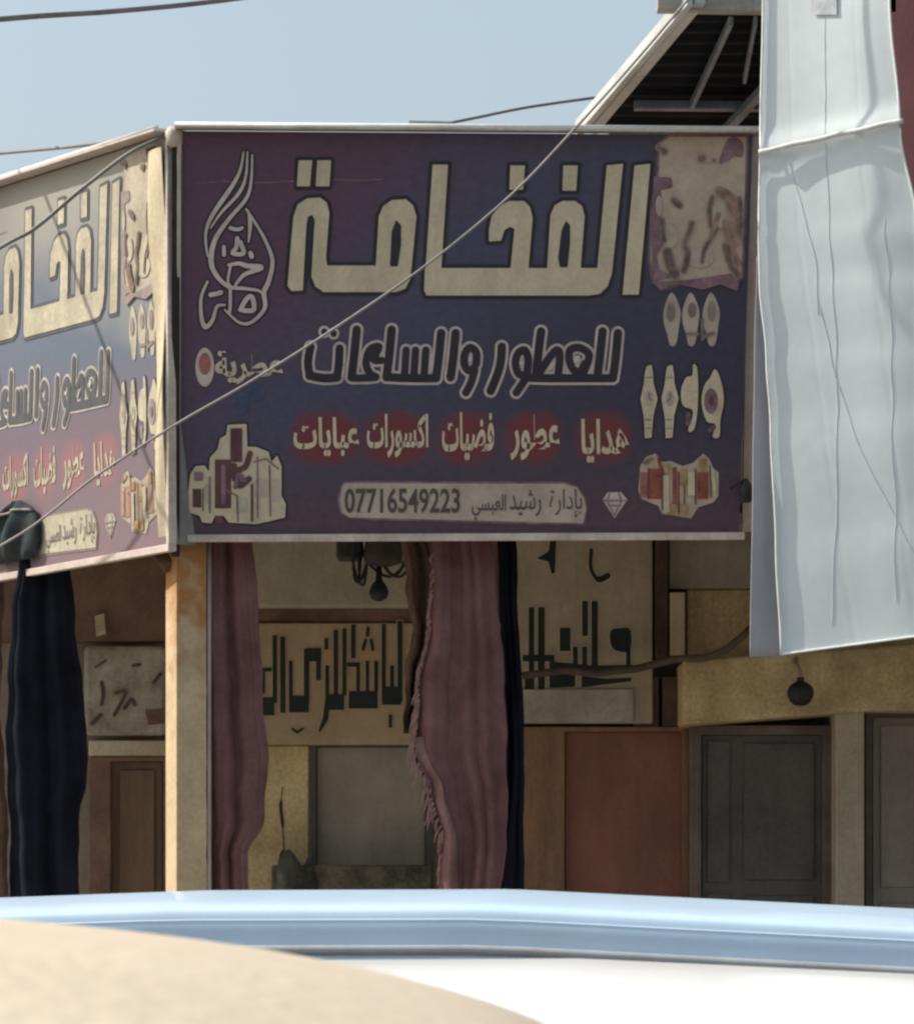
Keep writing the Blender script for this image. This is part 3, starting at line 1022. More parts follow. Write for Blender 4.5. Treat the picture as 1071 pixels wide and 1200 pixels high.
# bottle group, lower right
bt = [('p', [(750, 545), (757, 534), (768, 530), (776, 540), (786, 539), (800, 545), (812, 541), (824, 530), (831, 536), (836, 548), (842, 552), (842, 580), (836, 588), (818, 594), (810, 607), (776, 602), (771, 592), (752, 584), (748, 575)])]
br_ = [rect(760, 548, 775, 584), rect(788, 546, 793, 598), rect(817, 552, 830, 584), ('s', [(772, 536), (776, 556)], 2), rect(801, 556, 803, 590)]
bp_ = [rect(750, 552, 759, 582), rect(797, 570, 812, 602, 0)]
ART.append(('bottle_print', [(1, M_skin, flat(bt)), (2, mat('print_brick', (0.33, 0.09, 0.06), 0.55, 0.35, 9, bump=0), flat(br_)), (2, M_rose, flat(bp_[:1])), (2.5, mat('print_gold', (0.42, 0.27, 0.13), 0.55, 0.3, 10, bump=0), flat([rect(778, 543, 786, 554), rect(797, 548, 805, 568), rect(819, 536, 828, 550), rect(781, 590, 806, 603), ('s', [(756, 541), (764, 536)], 2.5)])), (3.5, M_wine, flat([('s', [(776, 548), (776, 596)], 0.9), ('s', [(795, 552), (795, 600)], 0.9), ('s', [(815, 548), (815, 590)], 0.9), ('s', [(832, 545), (833, 582)], 0.8), ('s', [(760, 548), (759, 584)], 0.8), ('s', [(768, 556), (774, 556)], 0.9)], step=0.5)), (3, M_ltr, flat([rect(777, 556, 784, 600), rect(806, 552, 814, 580), ('s', [(834, 548), (838, 580)], 2)]))]))

# perfume group, lower left
pf = [('p', [(223, 555), (229, 545), (240, 544), (245, 552), (246, 535), (255, 525), (258, 512), (265, 508), (267, 496), (289, 495), (290, 522), (300, 522), (315, 528), (318, 540), (325, 532), (330, 545), (330, 580), (335, 590), (334, 606),
              (318, 610), (300, 614), (268, 612), (262, 604), (252, 604), (248, 613), (237, 612), (234, 604), (222, 600), (221, 575)])]
pd = [rect(270, 500, 284, 540), rect(252, 537, 271, 595), rect(226, 572, 236, 594), ('s', cr([(293, 530), (288, 545), (278, 552), (281, 568), (292, 560)]), 3.5), rect(294, 566, 297, 611), ('s', [(274, 545), (276, 560)], 4), rect(252, 604, 262, 613)]
ph2 = [('s', [(302, 534), (302, 606)], 0.9), ('s', [(316, 545), (317, 604)], 0.9), ('s', [(246, 558), (246, 600)], 1.0), ('s', [(266, 574), (278, 580), (279, 610)], 0.9), ('s', [(298, 540), (312, 536), (326, 548)], 0.8), ('s', [(238, 572), (238, 598)], 0.8)]
ph3 = [rect(299, 560, 314, 582), rect(319, 560, 328, 588), rect(276, 582, 290, 600), rect(240, 566, 245, 590)]
ph_ = [('s', cr([(276, 570), (280, 555), (287, 562)]), 2.5), rect(228, 552, 238, 562), ('s', [(262, 545), (262, 588)], 2.6)]
ART.append(('perfume_print', [(1, M_dk, flat(pf, grow=2)), (2, M_ltr, flat(pf)), (3, M_wine, flat(pd)), (4, M_mauve, flat(ph_)), (2.5, M_strip, flat(ph3)), (3.5, M_mauve, flat(ph2, step=0.5))]))

ART.append(('scratches', [(1, M_mauve, flat([('s', cr([(262, 211), (300, 213), (345, 211)]), 0.6), ('s', cr([(388, 209), (420, 210), (448, 209)]), 0.6), ('s', cr([(232, 214), (252, 212)], 2), 0.5)], step=0.4))]))

# small mark with round seal
sm = [ell(240, 428, 11, 23)]
ART.append(('small_lettering', [(1, M_pale, flat(sm)), (2, M_rose, flat([ell(240, 424, 7, 13)])), (1, M_bluep, flat([ell(300, 458, 12, 10), ell(285, 470, 7, 14)])),
                                (2, M_ltr, text(U(0xFE94, 0xFEF3, 0xFEAE, 0xFEC4, 0xFECB), (252, 409, 332, 448), 0.035))]))


# calligraphic drop emblem
def ce(x, y):
    return (225 + x / 5.4545, 170 + y / 5.4545)


em = []


def es(pts, r):
    q = cr([ce(*p) for p in pts], 5)
    if isinstance(r, tuple):
        r = [r[0] + (r[1] - r[0]) * (1 - abs(2 * i / (len(q) - 1) - 1)) for i in range(len(q))]
    em.append(('s', q, r))


es([(330, 40), (310, 150), (260, 250), (130, 440), (88, 560), (100, 700)], (0.6, 2.4))
es([(355, 40), (345, 190), (300, 300), (190, 420), (120, 520)], (0.6, 1.8))
es([(385, 60), (380, 210), (350, 330), (240, 460), (150, 590), (122, 720), (150, 810), (230, 890), (340, 905), (430, 920), (465, 960)], (0.8, 2.8))
es([(345, 400), (400, 480), (470, 600), (515, 730), (490, 860), (460, 930), (465, 1030), (380, 1120), (300, 1120), (210, 1040)], (0.8, 2.6))
es([(360, 410), (372, 500), (362, 610)], (0.6, 2.2))
es([(245, 520), (290, 530), (320, 520)], 1.8)
es([(290, 585), (285, 640), (262, 680), (330, 680), (310, 610)], 2.2)
es([(205, 640), (205, 690)], 1.8)
es([(375, 680), (382, 700)], 2.4)
es([(235, 755), (300, 745), (350, 760), (440, 770), (400, 790), (330, 820), (280, 880)], (1.4, 3.0))
es([(250, 750), (230, 860), (260, 900)], 1.2)
es([(100, 860), (60, 960), (60, 1080), (85, 1150), (130, 1110), (160, 1020), (210, 1010)], (1.0, 2.4))
es([(120, 945), (150, 940), (185, 930)], 2.4)
es([(245, 910), (245, 1010), (240, 1060)], 1.6)
es([(310, 1040), (350, 970), (385, 960), (395, 1040), (330, 1045)], 2.4)
ART.append(('emblem', [(1, M_dk, flat(em, grow=2.2, step=0.7)), (2, M_pale, flat(em, grow=0.35, step=0.6))]))


def sun_washed(m):  # paler print colours: sun glare on the left sign painted in, with some fading
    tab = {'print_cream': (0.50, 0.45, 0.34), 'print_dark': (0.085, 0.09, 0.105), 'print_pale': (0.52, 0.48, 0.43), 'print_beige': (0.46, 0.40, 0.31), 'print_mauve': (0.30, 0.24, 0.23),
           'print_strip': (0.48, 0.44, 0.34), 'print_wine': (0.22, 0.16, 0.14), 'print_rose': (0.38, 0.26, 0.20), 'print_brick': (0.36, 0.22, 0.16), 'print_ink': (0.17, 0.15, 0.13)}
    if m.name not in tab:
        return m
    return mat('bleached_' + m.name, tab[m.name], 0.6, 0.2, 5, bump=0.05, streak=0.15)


def shop_sign(label, quad, front, corner_post):
    """quad: TL, TR, BR, BL in the world"""
    TL, TR, BR, BL = [Vector(q) for q in quad]
    nrm = ((TR - TL).cross(TL - BL)).normalized()
    if nrm.y > 0:
        nrm = -nrm
    root = thing('shop_sign', label, 'sign', (BL + BR) / 2)

    def bil(u, v):
        return (TL * (1 - u) + TR * u) * (1 - v) + (BL * (1 - u) + BR * u) * v

    def mp(x, y, k):
        yt = 153 + (158 - 153) * (x - 213) / 669
        yb = 627 + (624 - 627) * (x - 213) / 654
        v = (y - yt) / (yb - yt)
        xl = 213 - 2 * v
        xr = 882 - 16 * v
        return bil((x - xl) / (xr - xl), v) + nrm * (0.0035 * k)
    # printed sheet, gently buckled
    NU, NV = 40, 28
    vs, uv = MB(), []
    vs.grid(lambda u, v: bil(u, v), NU, NV)
    uv = [(i / NU, 1 - j / NV) for j in range(NV + 1) for i in range(NU + 1)]
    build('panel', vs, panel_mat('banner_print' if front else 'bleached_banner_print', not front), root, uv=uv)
    # tin box behind
    th = 0.16
    d0, d1 = -nrm * 0.012, -nrm * th
    q = [TL, TR, BR, BL]
    bx = MB().hexa([p + d1 for p in q], [p + d0 for p in q])
    build('sign_box', bx, M_back, root, bevel=0.004)
    # frame of square tube
    e = 0.018
    fr = MB()
    ux = (TR - TL).normalized()
    uz = (TL - BL).normalized()
    lo, hi = -0.02, 0.02
    fr.bar(TL - ux * 0.03 + uz * e, TR + ux * 0.03 + uz * e, 0.018, 0.20, nrm)
    fr.bar(BL - ux * 0.03 - uz * e, BR + ux * 0.03 - uz * e, 0.04, 0.05, nrm)
    b_ = MB().tube([TL - ux * 0.03 + uz * 0.026 + nrm * 0.085, TR + ux * 0.03 + uz * 0.026 + nrm * 0.085], 0.016, 12)
    build('sun_catch_tube', b_, M_white, root, smooth=True)  # tube added to catch the sun, standing in for the sunlit top edge
    fs = MB()
    fs.bar(TL - ux * e * 0.6, BL - ux * e * 0.6, 0.022, 0.05, nrm)
    if front:
        fs.bar(TR - nrm * 0.10 + ux * 0.02, BR - nrm * 0.10 + ux * 0.06, 0.075, 0.05, nrm)
    else:
        fs.bar(TR + ux * e, BR + ux * e, 0.03, 0.05, nrm)
    each('frame', fr, M_frame if front else M_pale, root, bevel=0.004)
    each('side_frame', fs, M_strip if front else M_frame, root, bevel=0.004)
    for nm, lay in ART:
        art(nm, lay if front else [(h_, sun_washed(m_), p_) for h_, m_, p_ in lay], mp, root)
    return root, mp, bil, nrm


fq = [P(213, 153, 17.84), P(882, 158, 17.84), P(866, 624, 18.16), P(211, 627, 18.16)]
s1, mp1, bil1, n1 = shop_sign('large purple and navy shop sign facing the street, in shade, with cream arabic title', fq, True, None)
cTR, cBR = P(197, 158, 17.92), P(199, 638, 18.08)
e0 = Vector((-0.5515, 0.834, 0))
lq = [Vector((cTR.x, cTR.y, 0)) + e0 * 3.02, cTR, cBR, Vector((cBR.x, cBR.y, 0)) + e0 * 3.02]
lq[0].z = cTR.z + 0.09
lq[3].z = cBR.z - 0.02
s2, mp2, bil2, n2 = shop_sign('washed out twin of the purple sign in the sun, turned to the left round the corner', lq, False, None)
# bright shabby strip and torn edge near the corner of the sunlit sign
b_ = MB()
b_.grid(lambda u, v: bil2(0.982 + 0.02 * u - 0.035 * (1 - v) * (1 - u), 0.03 + 0.95 * v) + n2 * (0.03 + 0.015 * math.sin(9 * v + 2 * u)), 4, 30)
build('edge_strip', b_, M_ltr, s2, solid=0.006)
b_ = MB()
b_.add([bil2(0.935, 0.02) + n2 * 0.03, bil2(0.972, 0.02) + n2 * 0.03, bil2(0.966, 0.16) + n2 * 0.03, bil2(0.955, 0.13) + n2 * 0.03], [(0, 1, 2, 3)])
build('tear', b_, mat('torn_gap', (0.06, 0.05, 0.045), 0.8, 0.2, 6), s2)
# bracket on top of the street sign, corner cap, dark bars painting the shaded gaps
b_ = MB()
a = P(482, 150, 17.9)
b_.bar(P(482, 153, 17.9), P(482, 145, 17.9), 0.03, 0.04)
b_.bar(P(479, 144, 17.9), P(531, 145, 17.9), 0.02, 0.05)
b_.bar(P(528, 153, 17.9), P(528, 146, 17.9), 0.03, 0.04)
each('bracket', b_, M_steel, s1, bevel=0.003)
b_ = MB()
b_.bar(P(206.5, 168, 17.86), P(206, 652, 18.14), 0.042, 0.04)
o = build('corner_gap_bar', b_, mat('dark_gap', (0.035, 0.022, 0.02), 0.8, 0.3, 6), s1)  # dark bar added to paint the shaded gap between the two signs
b_ = MB()
b_.lathe(P(204, 161, 17.85), [(0.02, -0.05), (0.045, -0.03), (0.05, 0.03), (0.03, 0.055)], n=12)
build('corner_cap', b_, M_frame, s1, smooth=True)
b_ = MB()
b_.bar(P(884, 170, 18.02), P(880, 330, 18.1), 0.035, 0.04)
build('side_gap_bar', b_, MATS['dark_gap'], s1)  # dark bar painting the shaded gap at the right edge
b_ = MB()
b_.lathe(P(877, 172, 17.9), [(0.004, -0.02), (0.016, -0.012), (0.018, 0.01), (0.004, 0.02)], n=10)
build('screw_cap', b_, M_lamp, s1, smooth=True)
b_ = MB()
b_.lathe(P(874, 576, 18.02), [(0.01, -0.06), (0.035, -0.05), (0.04, 0.02), (0.022, 0.05), (0.008, 0.07)], n=12)
b_.tube([P(874, 562, 18.02), P(866, 566, 18.0), P(856, 572, 18.05)], 0.008)
build('cable_clamp', b_, M_black, s1, smooth=True)

# dark bundle tied over the lower part of the sunlit sign
bd = thing('cloth_bundle', 'dark green grey cloth bundle tied over the lower edge of the sunlit sign', 'cloth', bil2(0.5, 1.0))
rows = [(0.82, 0.40, 0.43), (0.845, 0.34, 0.480), (0.88, 0.28, 0.505), (0.92, 0.27, 0.508), (0.955, 0.30, 0.500), (0.975, 0.34, 0.48)]


def bfn(u, v):
    k = v * (len(rows) - 1)
    i = min(int(k), len(rows) - 2)
    t = k - i
    r = [rows[i][j] * (1 - t) + rows[i + 1][j] * t for j in range(3)]
    bul = 0.11 * math.sin(math.pi * u) ** 0.6 * math.sin(math.pi * min(max(v, 0.03), 0.97)) ** 0.5
    return bil2(r[1] + (r[2] - r[1]) * u, r[0]) + n2 * (0.028 + bul * (0.75 + 0.25 * math.sin(17 * u + 6 * v)))


cordp = [bfn(i / 20, 0.24 + 0.03 * math.sin(i * 0.3)) + n2 * 0.012 for i in range(21)]
build('cord', MB().tube(cordp, 0.008, 6), M_wirel, bd, smooth=True)
build('cloth', MB().grid(bfn, 36, 24), mat('dark_green_cloth', (0.055, 0.07, 0.075), 0.95, 0.3, 6, spec=0.1), bd, smooth=True, solid=0.006)
# ------------------------------------------------------------------ corner post
pc = P(218, 1000, 18.34)
post = thing('corner_post', 'cream square post with rust at its top under the sign corner', 'post', (pc.x, pc.y, 0.135))
ang = math.radians(25)
ca, sa = math.cos(ang), math.sin(ang)


def rp(x, y):
    return (pc.x + ca * x - sa * y, pc.y + sa * x + ca * y)


h = 0.087
b_ = MB().prism([rp(-h, -h), rp(h, -h), rp(h, h), rp(-h, h)], 0.135, 4.02)
build('shaft', b_, M_rust, post, bevel=0.006)
b_ = MB().prism([rp(-0.13, -0.13), rp(0.13, -0.13), rp(0.13, 0.13), rp(-0.13, 0.13)], 0.135, 0.16)
build('base_plate', b_, M_steel, post)
b_ = MB()
x0 = rp(h + 0.018, -h + 0.01)
b_.tube([(x0[0], x0[1], 0.16), (x0[0], x0[1], 3.5)], 0.012)
build('conduit', b_, mat('pinkish_pipe', (0.42, 0.34, 0.30), 0.6, 0.15, 6), post, smooth=True)
b_ = MB()
b_.bar(P(180, 636, 18.5), P(198, 665, 18.3), 0.07, 0.05)
each('brace', b_, M_brown, post, bevel=0.004)

# ------------------------------------------------------------------ hanging curtains
def interp(rows, y):
    for i in range(len(rows) - 1):
        if rows[i][0] <= y <= rows[i + 1][0]:
            t = (y - rows[i][0]) / (rows[i + 1][0] - rows[i][0])
            t2 = t * t * (3 - 2 * t)
            return [rows[i][j] * (1 - t2) + rows[i + 1][j] * t2 for j in range(1, len(rows[0]))]
    return list(rows[-1][1:]) if y > rows[-1][0] else list(rows[0][1:])


def curtain(name, label, rows, D, m, folds, amp, seed, group, ragged=2.0, D1=None):
    ph = seed * 1.7
    yt, yb = rows[0][0], rows[-1][0]
    D1 = D1 if D1 is not None else D

    def fn(u, v):
        y = yt + (yb - yt) * v
        xl, xr = interp(rows, y)
        xl += ragged * (math.sin(y * 0.031 + ph) * 0.6 + math.sin(y * 0.083 + 2 * ph) * 0.4 + math.sin(y * 0.21 + ph) * 0.15)
        xr += ragged * (math.sin(y * 0.027 + 3 * ph) * 0.6 + math.sin(y * 0.071 + ph) * 0.4 + math.sin(y * 0.19 + 2 * ph) * 0.15)
        dd = D + (D1 - D) * v
        w1 = math.sin(2 * math.pi * (folds * u + 0.35 * math.sin(2.3 * v + ph)) + ph)
        w2 = math.sin(2 * math.pi * (2.3 * folds * u - 0.5 * v) + 2 * ph)
        w3 = math.sin(9 * v + 5 * u + ph) * 0.3
        w4 = abs(math.sin(math.pi * (folds * 1.5 * u + 0.4 * math.sin(1.7 * v + ph)) + ph)) ** 0.8
        z = amp * (0.9 * w1 - 1.2 * w4 + 0.35 * w2 + w3 * 0.4) * (0.65 + 0.35 * v)
        return P(xl + (xr - xl) * u, y, dd) + Vector((0, z, 0))
    xl, xr = rows[0][1], rows[0][2]
    r = thing(name, label, 'curtain', P((xl + xr) / 2, yb, D), group)
    b = MB().grid(fn, 64, 90)
    build('cloth', b, m, r, smooth=True, solid=0.008)
    hk = MB()
    for k in range(4):
        p = P(xl + (xr - xl) * (k + 0.5) / 4, yt, D)
        hk.tube([p + Vector((0, 0, -0.02)), p + Vector((0, 0, 0.07))], 0.007, 6)
    each('hook', hk, M_steel, r)
    return r, fn


GC = 'curtains hung under the shop signs'
curtain('hanging_curtain', 'dull maroon curtain hanging right beside the rusty corner post', [(622, 246, 294), (680, 243, 302), (800, 241, 306), (900, 243, 315), (960, 243, 310), (1000, 242, 290), (1160, 240, 290)], 18.42, M_maroon, 1.7, 0.03, 1.0, GC)
r2, f2 = curtain('hanging_curtain', 'wide maroon curtain with a pale frayed edge in the middle of the shop front',
                 [(622, 508, 574), (660, 506, 580), (730, 500, 586), (800, 488, 590), (880, 484, 594), (930, 500, 596), (985, 514, 594), (1050, 516, 584), (1160, 515, 572)], 18.45, M_maroon, 2.1, 0.036, 2.2, GC)
b_ = MB()
for k in range(150):
    v = 0.05 + 0.80 * random.random() ** 0.8
    ln = random.uniform(0.2, 1.0) * (0.4 + 0.9 * math.exp(-((v - 0.5) / 0.16) ** 2))
    p = f2(0.015, v) + Vector((0, -0.02, 0))
    q = p + Vector((-0.035 * ln * random.uniform(-0.2, 1.2), -0.01, -0.11 * ln))
    b_.tube([p + Vector((0.015, 0, 0.02)), p, p.lerp(q, 0.5) + Vector((random.uniform(-0.01, 0.01), 0, 0)), q], [0.006, 0.006, 0.005, 0.002], 5)
build('fringe', b_, M_fringe, r2)
b_ = MB().grid(lambda u, v: f2(0.04 + 0.30 * u * (0.3 + v), 0.45 + 0.5 * v) + Vector((0, -0.03 - 0.02 * math.sin(12 * v + 4 * u), 0)), 10, 30)
build('lining', b_, mat('faded_maroon_cloth', (0.235, 0.135, 0.13), 0.95, 0.25, 6, spec=0.1), r2, smooth=True, solid=0.006)
curtain('hanging_curtain', 'narrow black curtain strip hanging beside the wide maroon curtain', [(622, 583, 603), (700, 585, 606), (800, 590, 612), (900, 591, 613), (980, 586, 614), (1060, 577, 614), (1160, 575, 612)], 18.62, M_navy, 1.2, 0.03, 3.1, GC, 1.4)
curtain('hanging_curtain', 'broad black curtain hanging under the sunlit sign', [(655, 22, 82), (720, 16, 88), (800, 9, 96), (860, 7, 101), (920, 10, 102), (960, 12, 94), (1050, 10, 93), (1160, 8, 93)], 19.5, M_navy, 1.6, 0.03, 4.4, GC, 2)
curtain('hanging_curtain', 'brown curtain edge at the far left under the sunlit sign', [(655, -60, 4), (800, -62, 0), (920, -60, 6), (1050, -60, 9), (1160, -60, 8)], 20.2, M_browncl, 2, 0.05, 5.0, GC, 3)
curtain('hanging_curtain', 'short brown rag hanging behind the wide maroon curtain', [(600, 476, 520), (680, 474, 522), (730, 480, 520), (860, 476, 505)], 19.2, M_browncl, 2, 0.04, 6.3, GC, 5)
# rail that carries them
rl = thing('curtain_rail', 'thin grey rail under the street sign carrying the curtains', 'rail', P(540, 619, 18.5))
b_ = MB().tube([P(205, 618, 18.46), P(540, 618, 18.5), P(872, 616, 18.52)], 0.014)
build('rod', b_, M_steel, rl, smooth=True)
b_ = MB()
for xx in (240, 540, 850):
    b_.tube([P(xx, 618, 18.5), P(xx, 618, 18.5) + Vector((0, 0.05, 0.62))], 0.008)
each('hanger', b_, M_steel, rl, smooth=True)
rl2 = thing('curtain_rail', 'thin grey rail behind the sunlit sign carrying the black curtain', 'rail', P(50, 648, 19.6))
b_ = MB().tube([P(-70, 650, 20.2), P(20, 650, 19.56), P(100, 650, 19.45)], 0.014)
build('rod', b_, M_steel, rl2, smooth=True)
b_ = MB()
b_.tube([P(20, 650, 19.56), P(20, 650, 19.56) + Vector((0.2, 0.1, 0.57))], 0.008)
b_.tube([P(95, 650, 19.45), P(95, 650, 19.45) + Vector((0.1, 0.1, 0.57))], 0.008)
each('hanger', b_, M_steel, rl2, smooth=True)

# tangle of lamp and cables hanging from the canopy
tg = thing('hanging_lamp', 'dark tangle of lamp housing and cables hanging over the wall sign', 'lamp', P(440, 632, 20.2))
b_ = MB()
wbox(b_, 394, 600, 424, 655, 20.2, 0.2)
build('ballast_box', b_, mat('dusty_black', (0.06, 0.055, 0.05), 0.8, 0.3, 6), tg, bevel=0.02)
b_ = MB()
b_.lathe(P(449, 650, 20.2), [(0.02, 0.26), (0.05, 0.16), (0.10, 0.10), (0.12, 0.0), (0.11, -0.05), (0.05, -0.07)], n=18)
build('lamp_shade', b_, mat('dusty_black2', (0.075, 0.065, 0.055), 0.8, 0.3, 6), tg, smooth=True)
b_ = MB()
b_.lathe(P(444, 690, 20.2), [(0.015, 0.14), (0.02, 0.05), (0.045, 0.02), (0.06, -0.02), (0.045, -0.06), (0.015, -0.075)], n=16)
build('bulb', b_, M_black, tg, smooth=True)
b_ = MB()
for k in range(9):
    a = random.uniform(405, 500)
    c = random.uniform(405, 500)
    b_.tube([P(*q, 20.15 + 0.02 * k) for q in cr([(a, 600), (a + random.uniform(-12, 12), 640 + random.uniform(0, 30)), ((a + c) / 2, 672 + random.uniform(-20, 40)), (c, 640 + random.uniform(0, 20)), (c + 5, 600)], 5)], 0.009, 5)
each('cable', b_, M_black, tg, smooth=True)

# black round bell lamp below the yellow beam edge
bl = thing('wall_lamp', 'small black round lamp hung on the yellow beam under the tarp', 'lamp', P(938, 812, 21.0))
b_ = MB().lathe(P(938, 812, 21.0), cr([(0.01, -0.082), (0.05, -0.07), (0.08, -0.02), (0.076, 0.03), (0.045, 0.06), (0.024, 0.07), (0.024, 0.095)], 5), n=32)
build('globe', b_, M_black, bl, smooth=True)
b_ = MB().tube([P(938, 798, 21.0), P(936, 785, 21.05), P(931, 776, 21.15), P(934, 770, 21.25)], 0.018)
build('arm', b_, mat('pale_arm', (0.5, 0.43, 0.32), 0.6, 0.2, 6), bl, smooth=True)

# drooping cable along the wall
dc = MB().tube([P(x, y, D) for x, y, D in [(612, 792, 21.5), (660, 786, 21.45), (700, 789, 21.4), (745, 784, 21.4), (790, 773, 21.3), (828, 771, 21.1), (850, 762, 21.05), (870, 746, 21.0), (890, 726, 21.1), (930, 700, 21.5)]], 0.024)
tag(build('wall_cable', dc, mat('brown_cable', (0.13, 0.10, 0.08), 0.8, 0.3, 6), smooth=True), 'thick brown cable drooping across the wall sign and yellow panel', 'cable')

# ------------------------------------------------------------------ white tarp
TD = 16.6
tp = thing('white_tarp', 'white tarp hanging in front of the right end of the sign', 'tarp', P(990, 760, TD))
trow = [(-110, 897, 1026), (0, 894, 1042), (150, 891, 1054), (270, 889, 1074), (330, 890, 1090), (420, 898, 1105), (500, 903, 1118), (640, 909, 1145), (768, 915, 1170)]


def tfn(u, v):
    y = -110 + 878 * v
    xl, xr = interp(trow, y)
    x = xl + (xr - xl) * u
    yy = y - 34 * u * max(0.0, (v - 0.25) / 0.75) * (xr - xl) / 255.0
    D = TD - 0.35 * u + 0.014 * math.sin(5.2 * u + 1.5 * v) + 0.003 * math.sin(13 * u + 3 * v) * v
    D -= 0.025 * math.exp(-((y - (178 - 36 * u)) / 16.0) ** 2)
    # long pulled creases
    for (a, b, c) in ((0.18, 0.34, 0.0008), (0.74, 0.62, 0.0008)):
        D += c * math.exp(-((u - (a + (b - a) * v)) / 0.012) ** 2)
    return P(x, yy, D)


build('sheet', MB().grid(tfn, 90, 160), M_tarp, tp, smooth=True)
frow = [(300, 887, 893), (420, 884, 900), (560, 882, 907), (768, 879, 917)]


def ffn(u, v):
    y = 300 + 470 * v
    xl, xr = interp(frow, y)
    return P(xl + (xr - xl) * u, y, TD + 0.04 + 0.10 * u + 0.01 * math.sin(7 * v + 3 * u))


build('back_flap', MB().grid(ffn, 8, 40), M_tarpg, tp, smooth=True, solid=0.004)  # flap lies in shade, painted in as a darker grey
b_ = MB().tube([tfn(-0.01 + 1.03 * i / 40, (179 - 36 * i / 40 + 110) / 878 + 0.0006 * math.sin(i * 0.5)) + Vector((0, -0.022, 0)) for i in range(41)], 0.013)
build('tie_rope', b_, M_rope, tp, smooth=True)
b_ = MB()
for k in (0, 1):
    e_ = [tfn(0.0 if k == 0 else 1.0, j / 60) + Vector((0, -0.012, 0)) for j in range(61)]
    b_.tube(e_, 0.006, 6)
b_.tube([tfn(i / 30, 1.0) + Vector((0, -0.006, 0.004)) for i in range(31)], 0.006, 6)
each('hem', b_, mat('white_hem', (0.82, 0.84, 0.83), 0.6, 0.08, 9), tp, smooth=True)
for pts in ([(0.47, 0.25), (0.44, 0.45), (0.36, 0.70), (0.24, 0.97)], [(0.20, 0.34), (0.33, 0.46), (0.32, 0.55)], [(0.33, 0.53), (0.40, 0.66), (0.58, 0.82), (0.80, 0.96)], [(0.80, 0.42), (0.66, 0.70), (0.55, 0.95)], [(0.50, 0.10), (0.48, 0.19), (0.47, 0.26)]):
    sm_ = MB().tube([tfn(*q) + Vector((0, -0.0012, 0)) for q in cr(pts, 14)], [0.0004] + [0.0014] * (14 * (len(pts) - 1) - 1) + [0.0004], 5)
    build('seam', sm_, mat('seam_thread', (0.66, 0.74, 0.77), 0.8, 0.2, 9), tp, smooth=True)
b_ = MB().grid(lambda u, v: tfn(0.38 + 0.2 * u, 0.095 + 0.05 * v) + Vector((0, -0.012, 0)), 8, 6)
build('patch', b_, mat('grey_patch', (0.56, 0.60, 0.65), 0.7, 0.2, 12), tp, smooth=True)
b_ = MB().tube([P(870, -112, TD + 0.05), P(1100, -112, TD - 0.3)], 0.03)
b_.tube([P(1090, -112, TD - 0.28), P(1090, -112, TD - 0.28) + Vector((0.3, 1.4, 0))], 0.03)
b_.tube([P(960, -112, TD - 0.1), P(960, -112, TD - 0.1) + Vector((0.45, 1.2, 0))], 0.03)
each('pole', b_, M_steel, tp, smooth=True)

# ------------------------------------------------------------------ maroon clad neighbour
mh = thing('clad_building', 'overhanging upper storey clad in maroon panels behind the white tarp', 'building', (4, 18.5, 0.135))
mb_ = MB().box((2.02, 17.6, 3.75), (8.5, 22.0, 9.5))
build('wall', mb_, M_marwall, mh)
b_ = MB()
for k in range(6):
    x = 2.1 + k * 1.15
    b_.box((x, 17.575, 3.8), (x + 1.12, 17.6, 6.55))
    b_.box((x, 17.575, 6.58), (x + 1.12, 17.6, 9.4))
each('cladding_panel', b_, M_marwall, mh, bevel=0.006)
b_ = MB()
b_.box((2.0, 17.56, 3.68), (8.52, 22.0, 3.749))
build('soffit', b_, M_soffit, mh)
for x in (3.6, 5.9):
    wf = build('window', MB().box((x, 17.55, 6.9), (x + 1.1, 17.574, 8.3)), M_cream, mh, bevel=0.01)
    each('pane', MB().box((x + 0.07, 17.54, 6.97), (x + 0.52, 17.549, 8.23)).box((x + 0.58, 17.54, 6.97), (x + 1.03, 17.549, 8.23)), M_glass, wf)
b_ = MB()
for x in (3.2, 8.2):
    b_.box((x, 17.9, 0.135), (x + 0.25, 18.15, 3.68))
each('column', b_, M_cream, mh, bevel=0.01)

# ------------------------------------------------------------------ dark corrugated awning, top right
aw = thing('corrugated_awning', 'dark corrugated awning with pale frame jutting out above the sign', 'awning', P(890, 145, 19.0))
BLp, BRp = P(709, 146, 19.0), P(1010, 150, 19.0)
TLp, TRp = P(819, 12, 17.7), P(1040, 8, 17.7)


def abil(u, v):
    return (BLp * (1 - u) + BRp * u) * (1 - v) + (TLp * (1 - u) + TRp * u) * v


an = (BRp - BLp).cross(TLp - BLp).normalized()
if an.z > 0:
    an = -an
b_ = MB().grid(lambda u, v: abil(-0.05 + 1.05 * u, v) + an * (0.012 * math.sin(2 * math.pi * 11 * v)), 6, 132)
build('sheet', b_, M_ribbed, aw, solid=0.004)
b_ = MB()
dn = an * 0.06
for (u0, v0, u1, v1, wd_) in ((0.26, 0.27, 0.17, 1.0, 0.026), (0.42, 0.5, 0.30, 1.0, 0.02), (0.02, 0.27, 1.0, 0.27, 0.04)):
    b_.bar(abil(u0, v0) + dn, abil(u1, v1) + dn, wd_, 0.05, an)
b_.bar(abil(0.42, 0.02) + dn * 1.9, abil(0.62, 0.95) + dn * 1.9, 0.045, 0.05, an)
each('rafter', b_, mat('pale_rafter', (0.20, 0.235, 0.27), 0.6, 0.25, 5), aw, bevel=0.004)
b_ = MB()
b_.bar(abil(-0.045, -0.02) + dn * 0.3, abil(-0.06, 1.12) + dn * 0.3, 0.06, 0.05, an)
b_.bar(abil(-0.10, -0.02) + dn * 0.3, abil(-0.13, 1.14) + dn * 0.3, 0.035, 0.10, an)
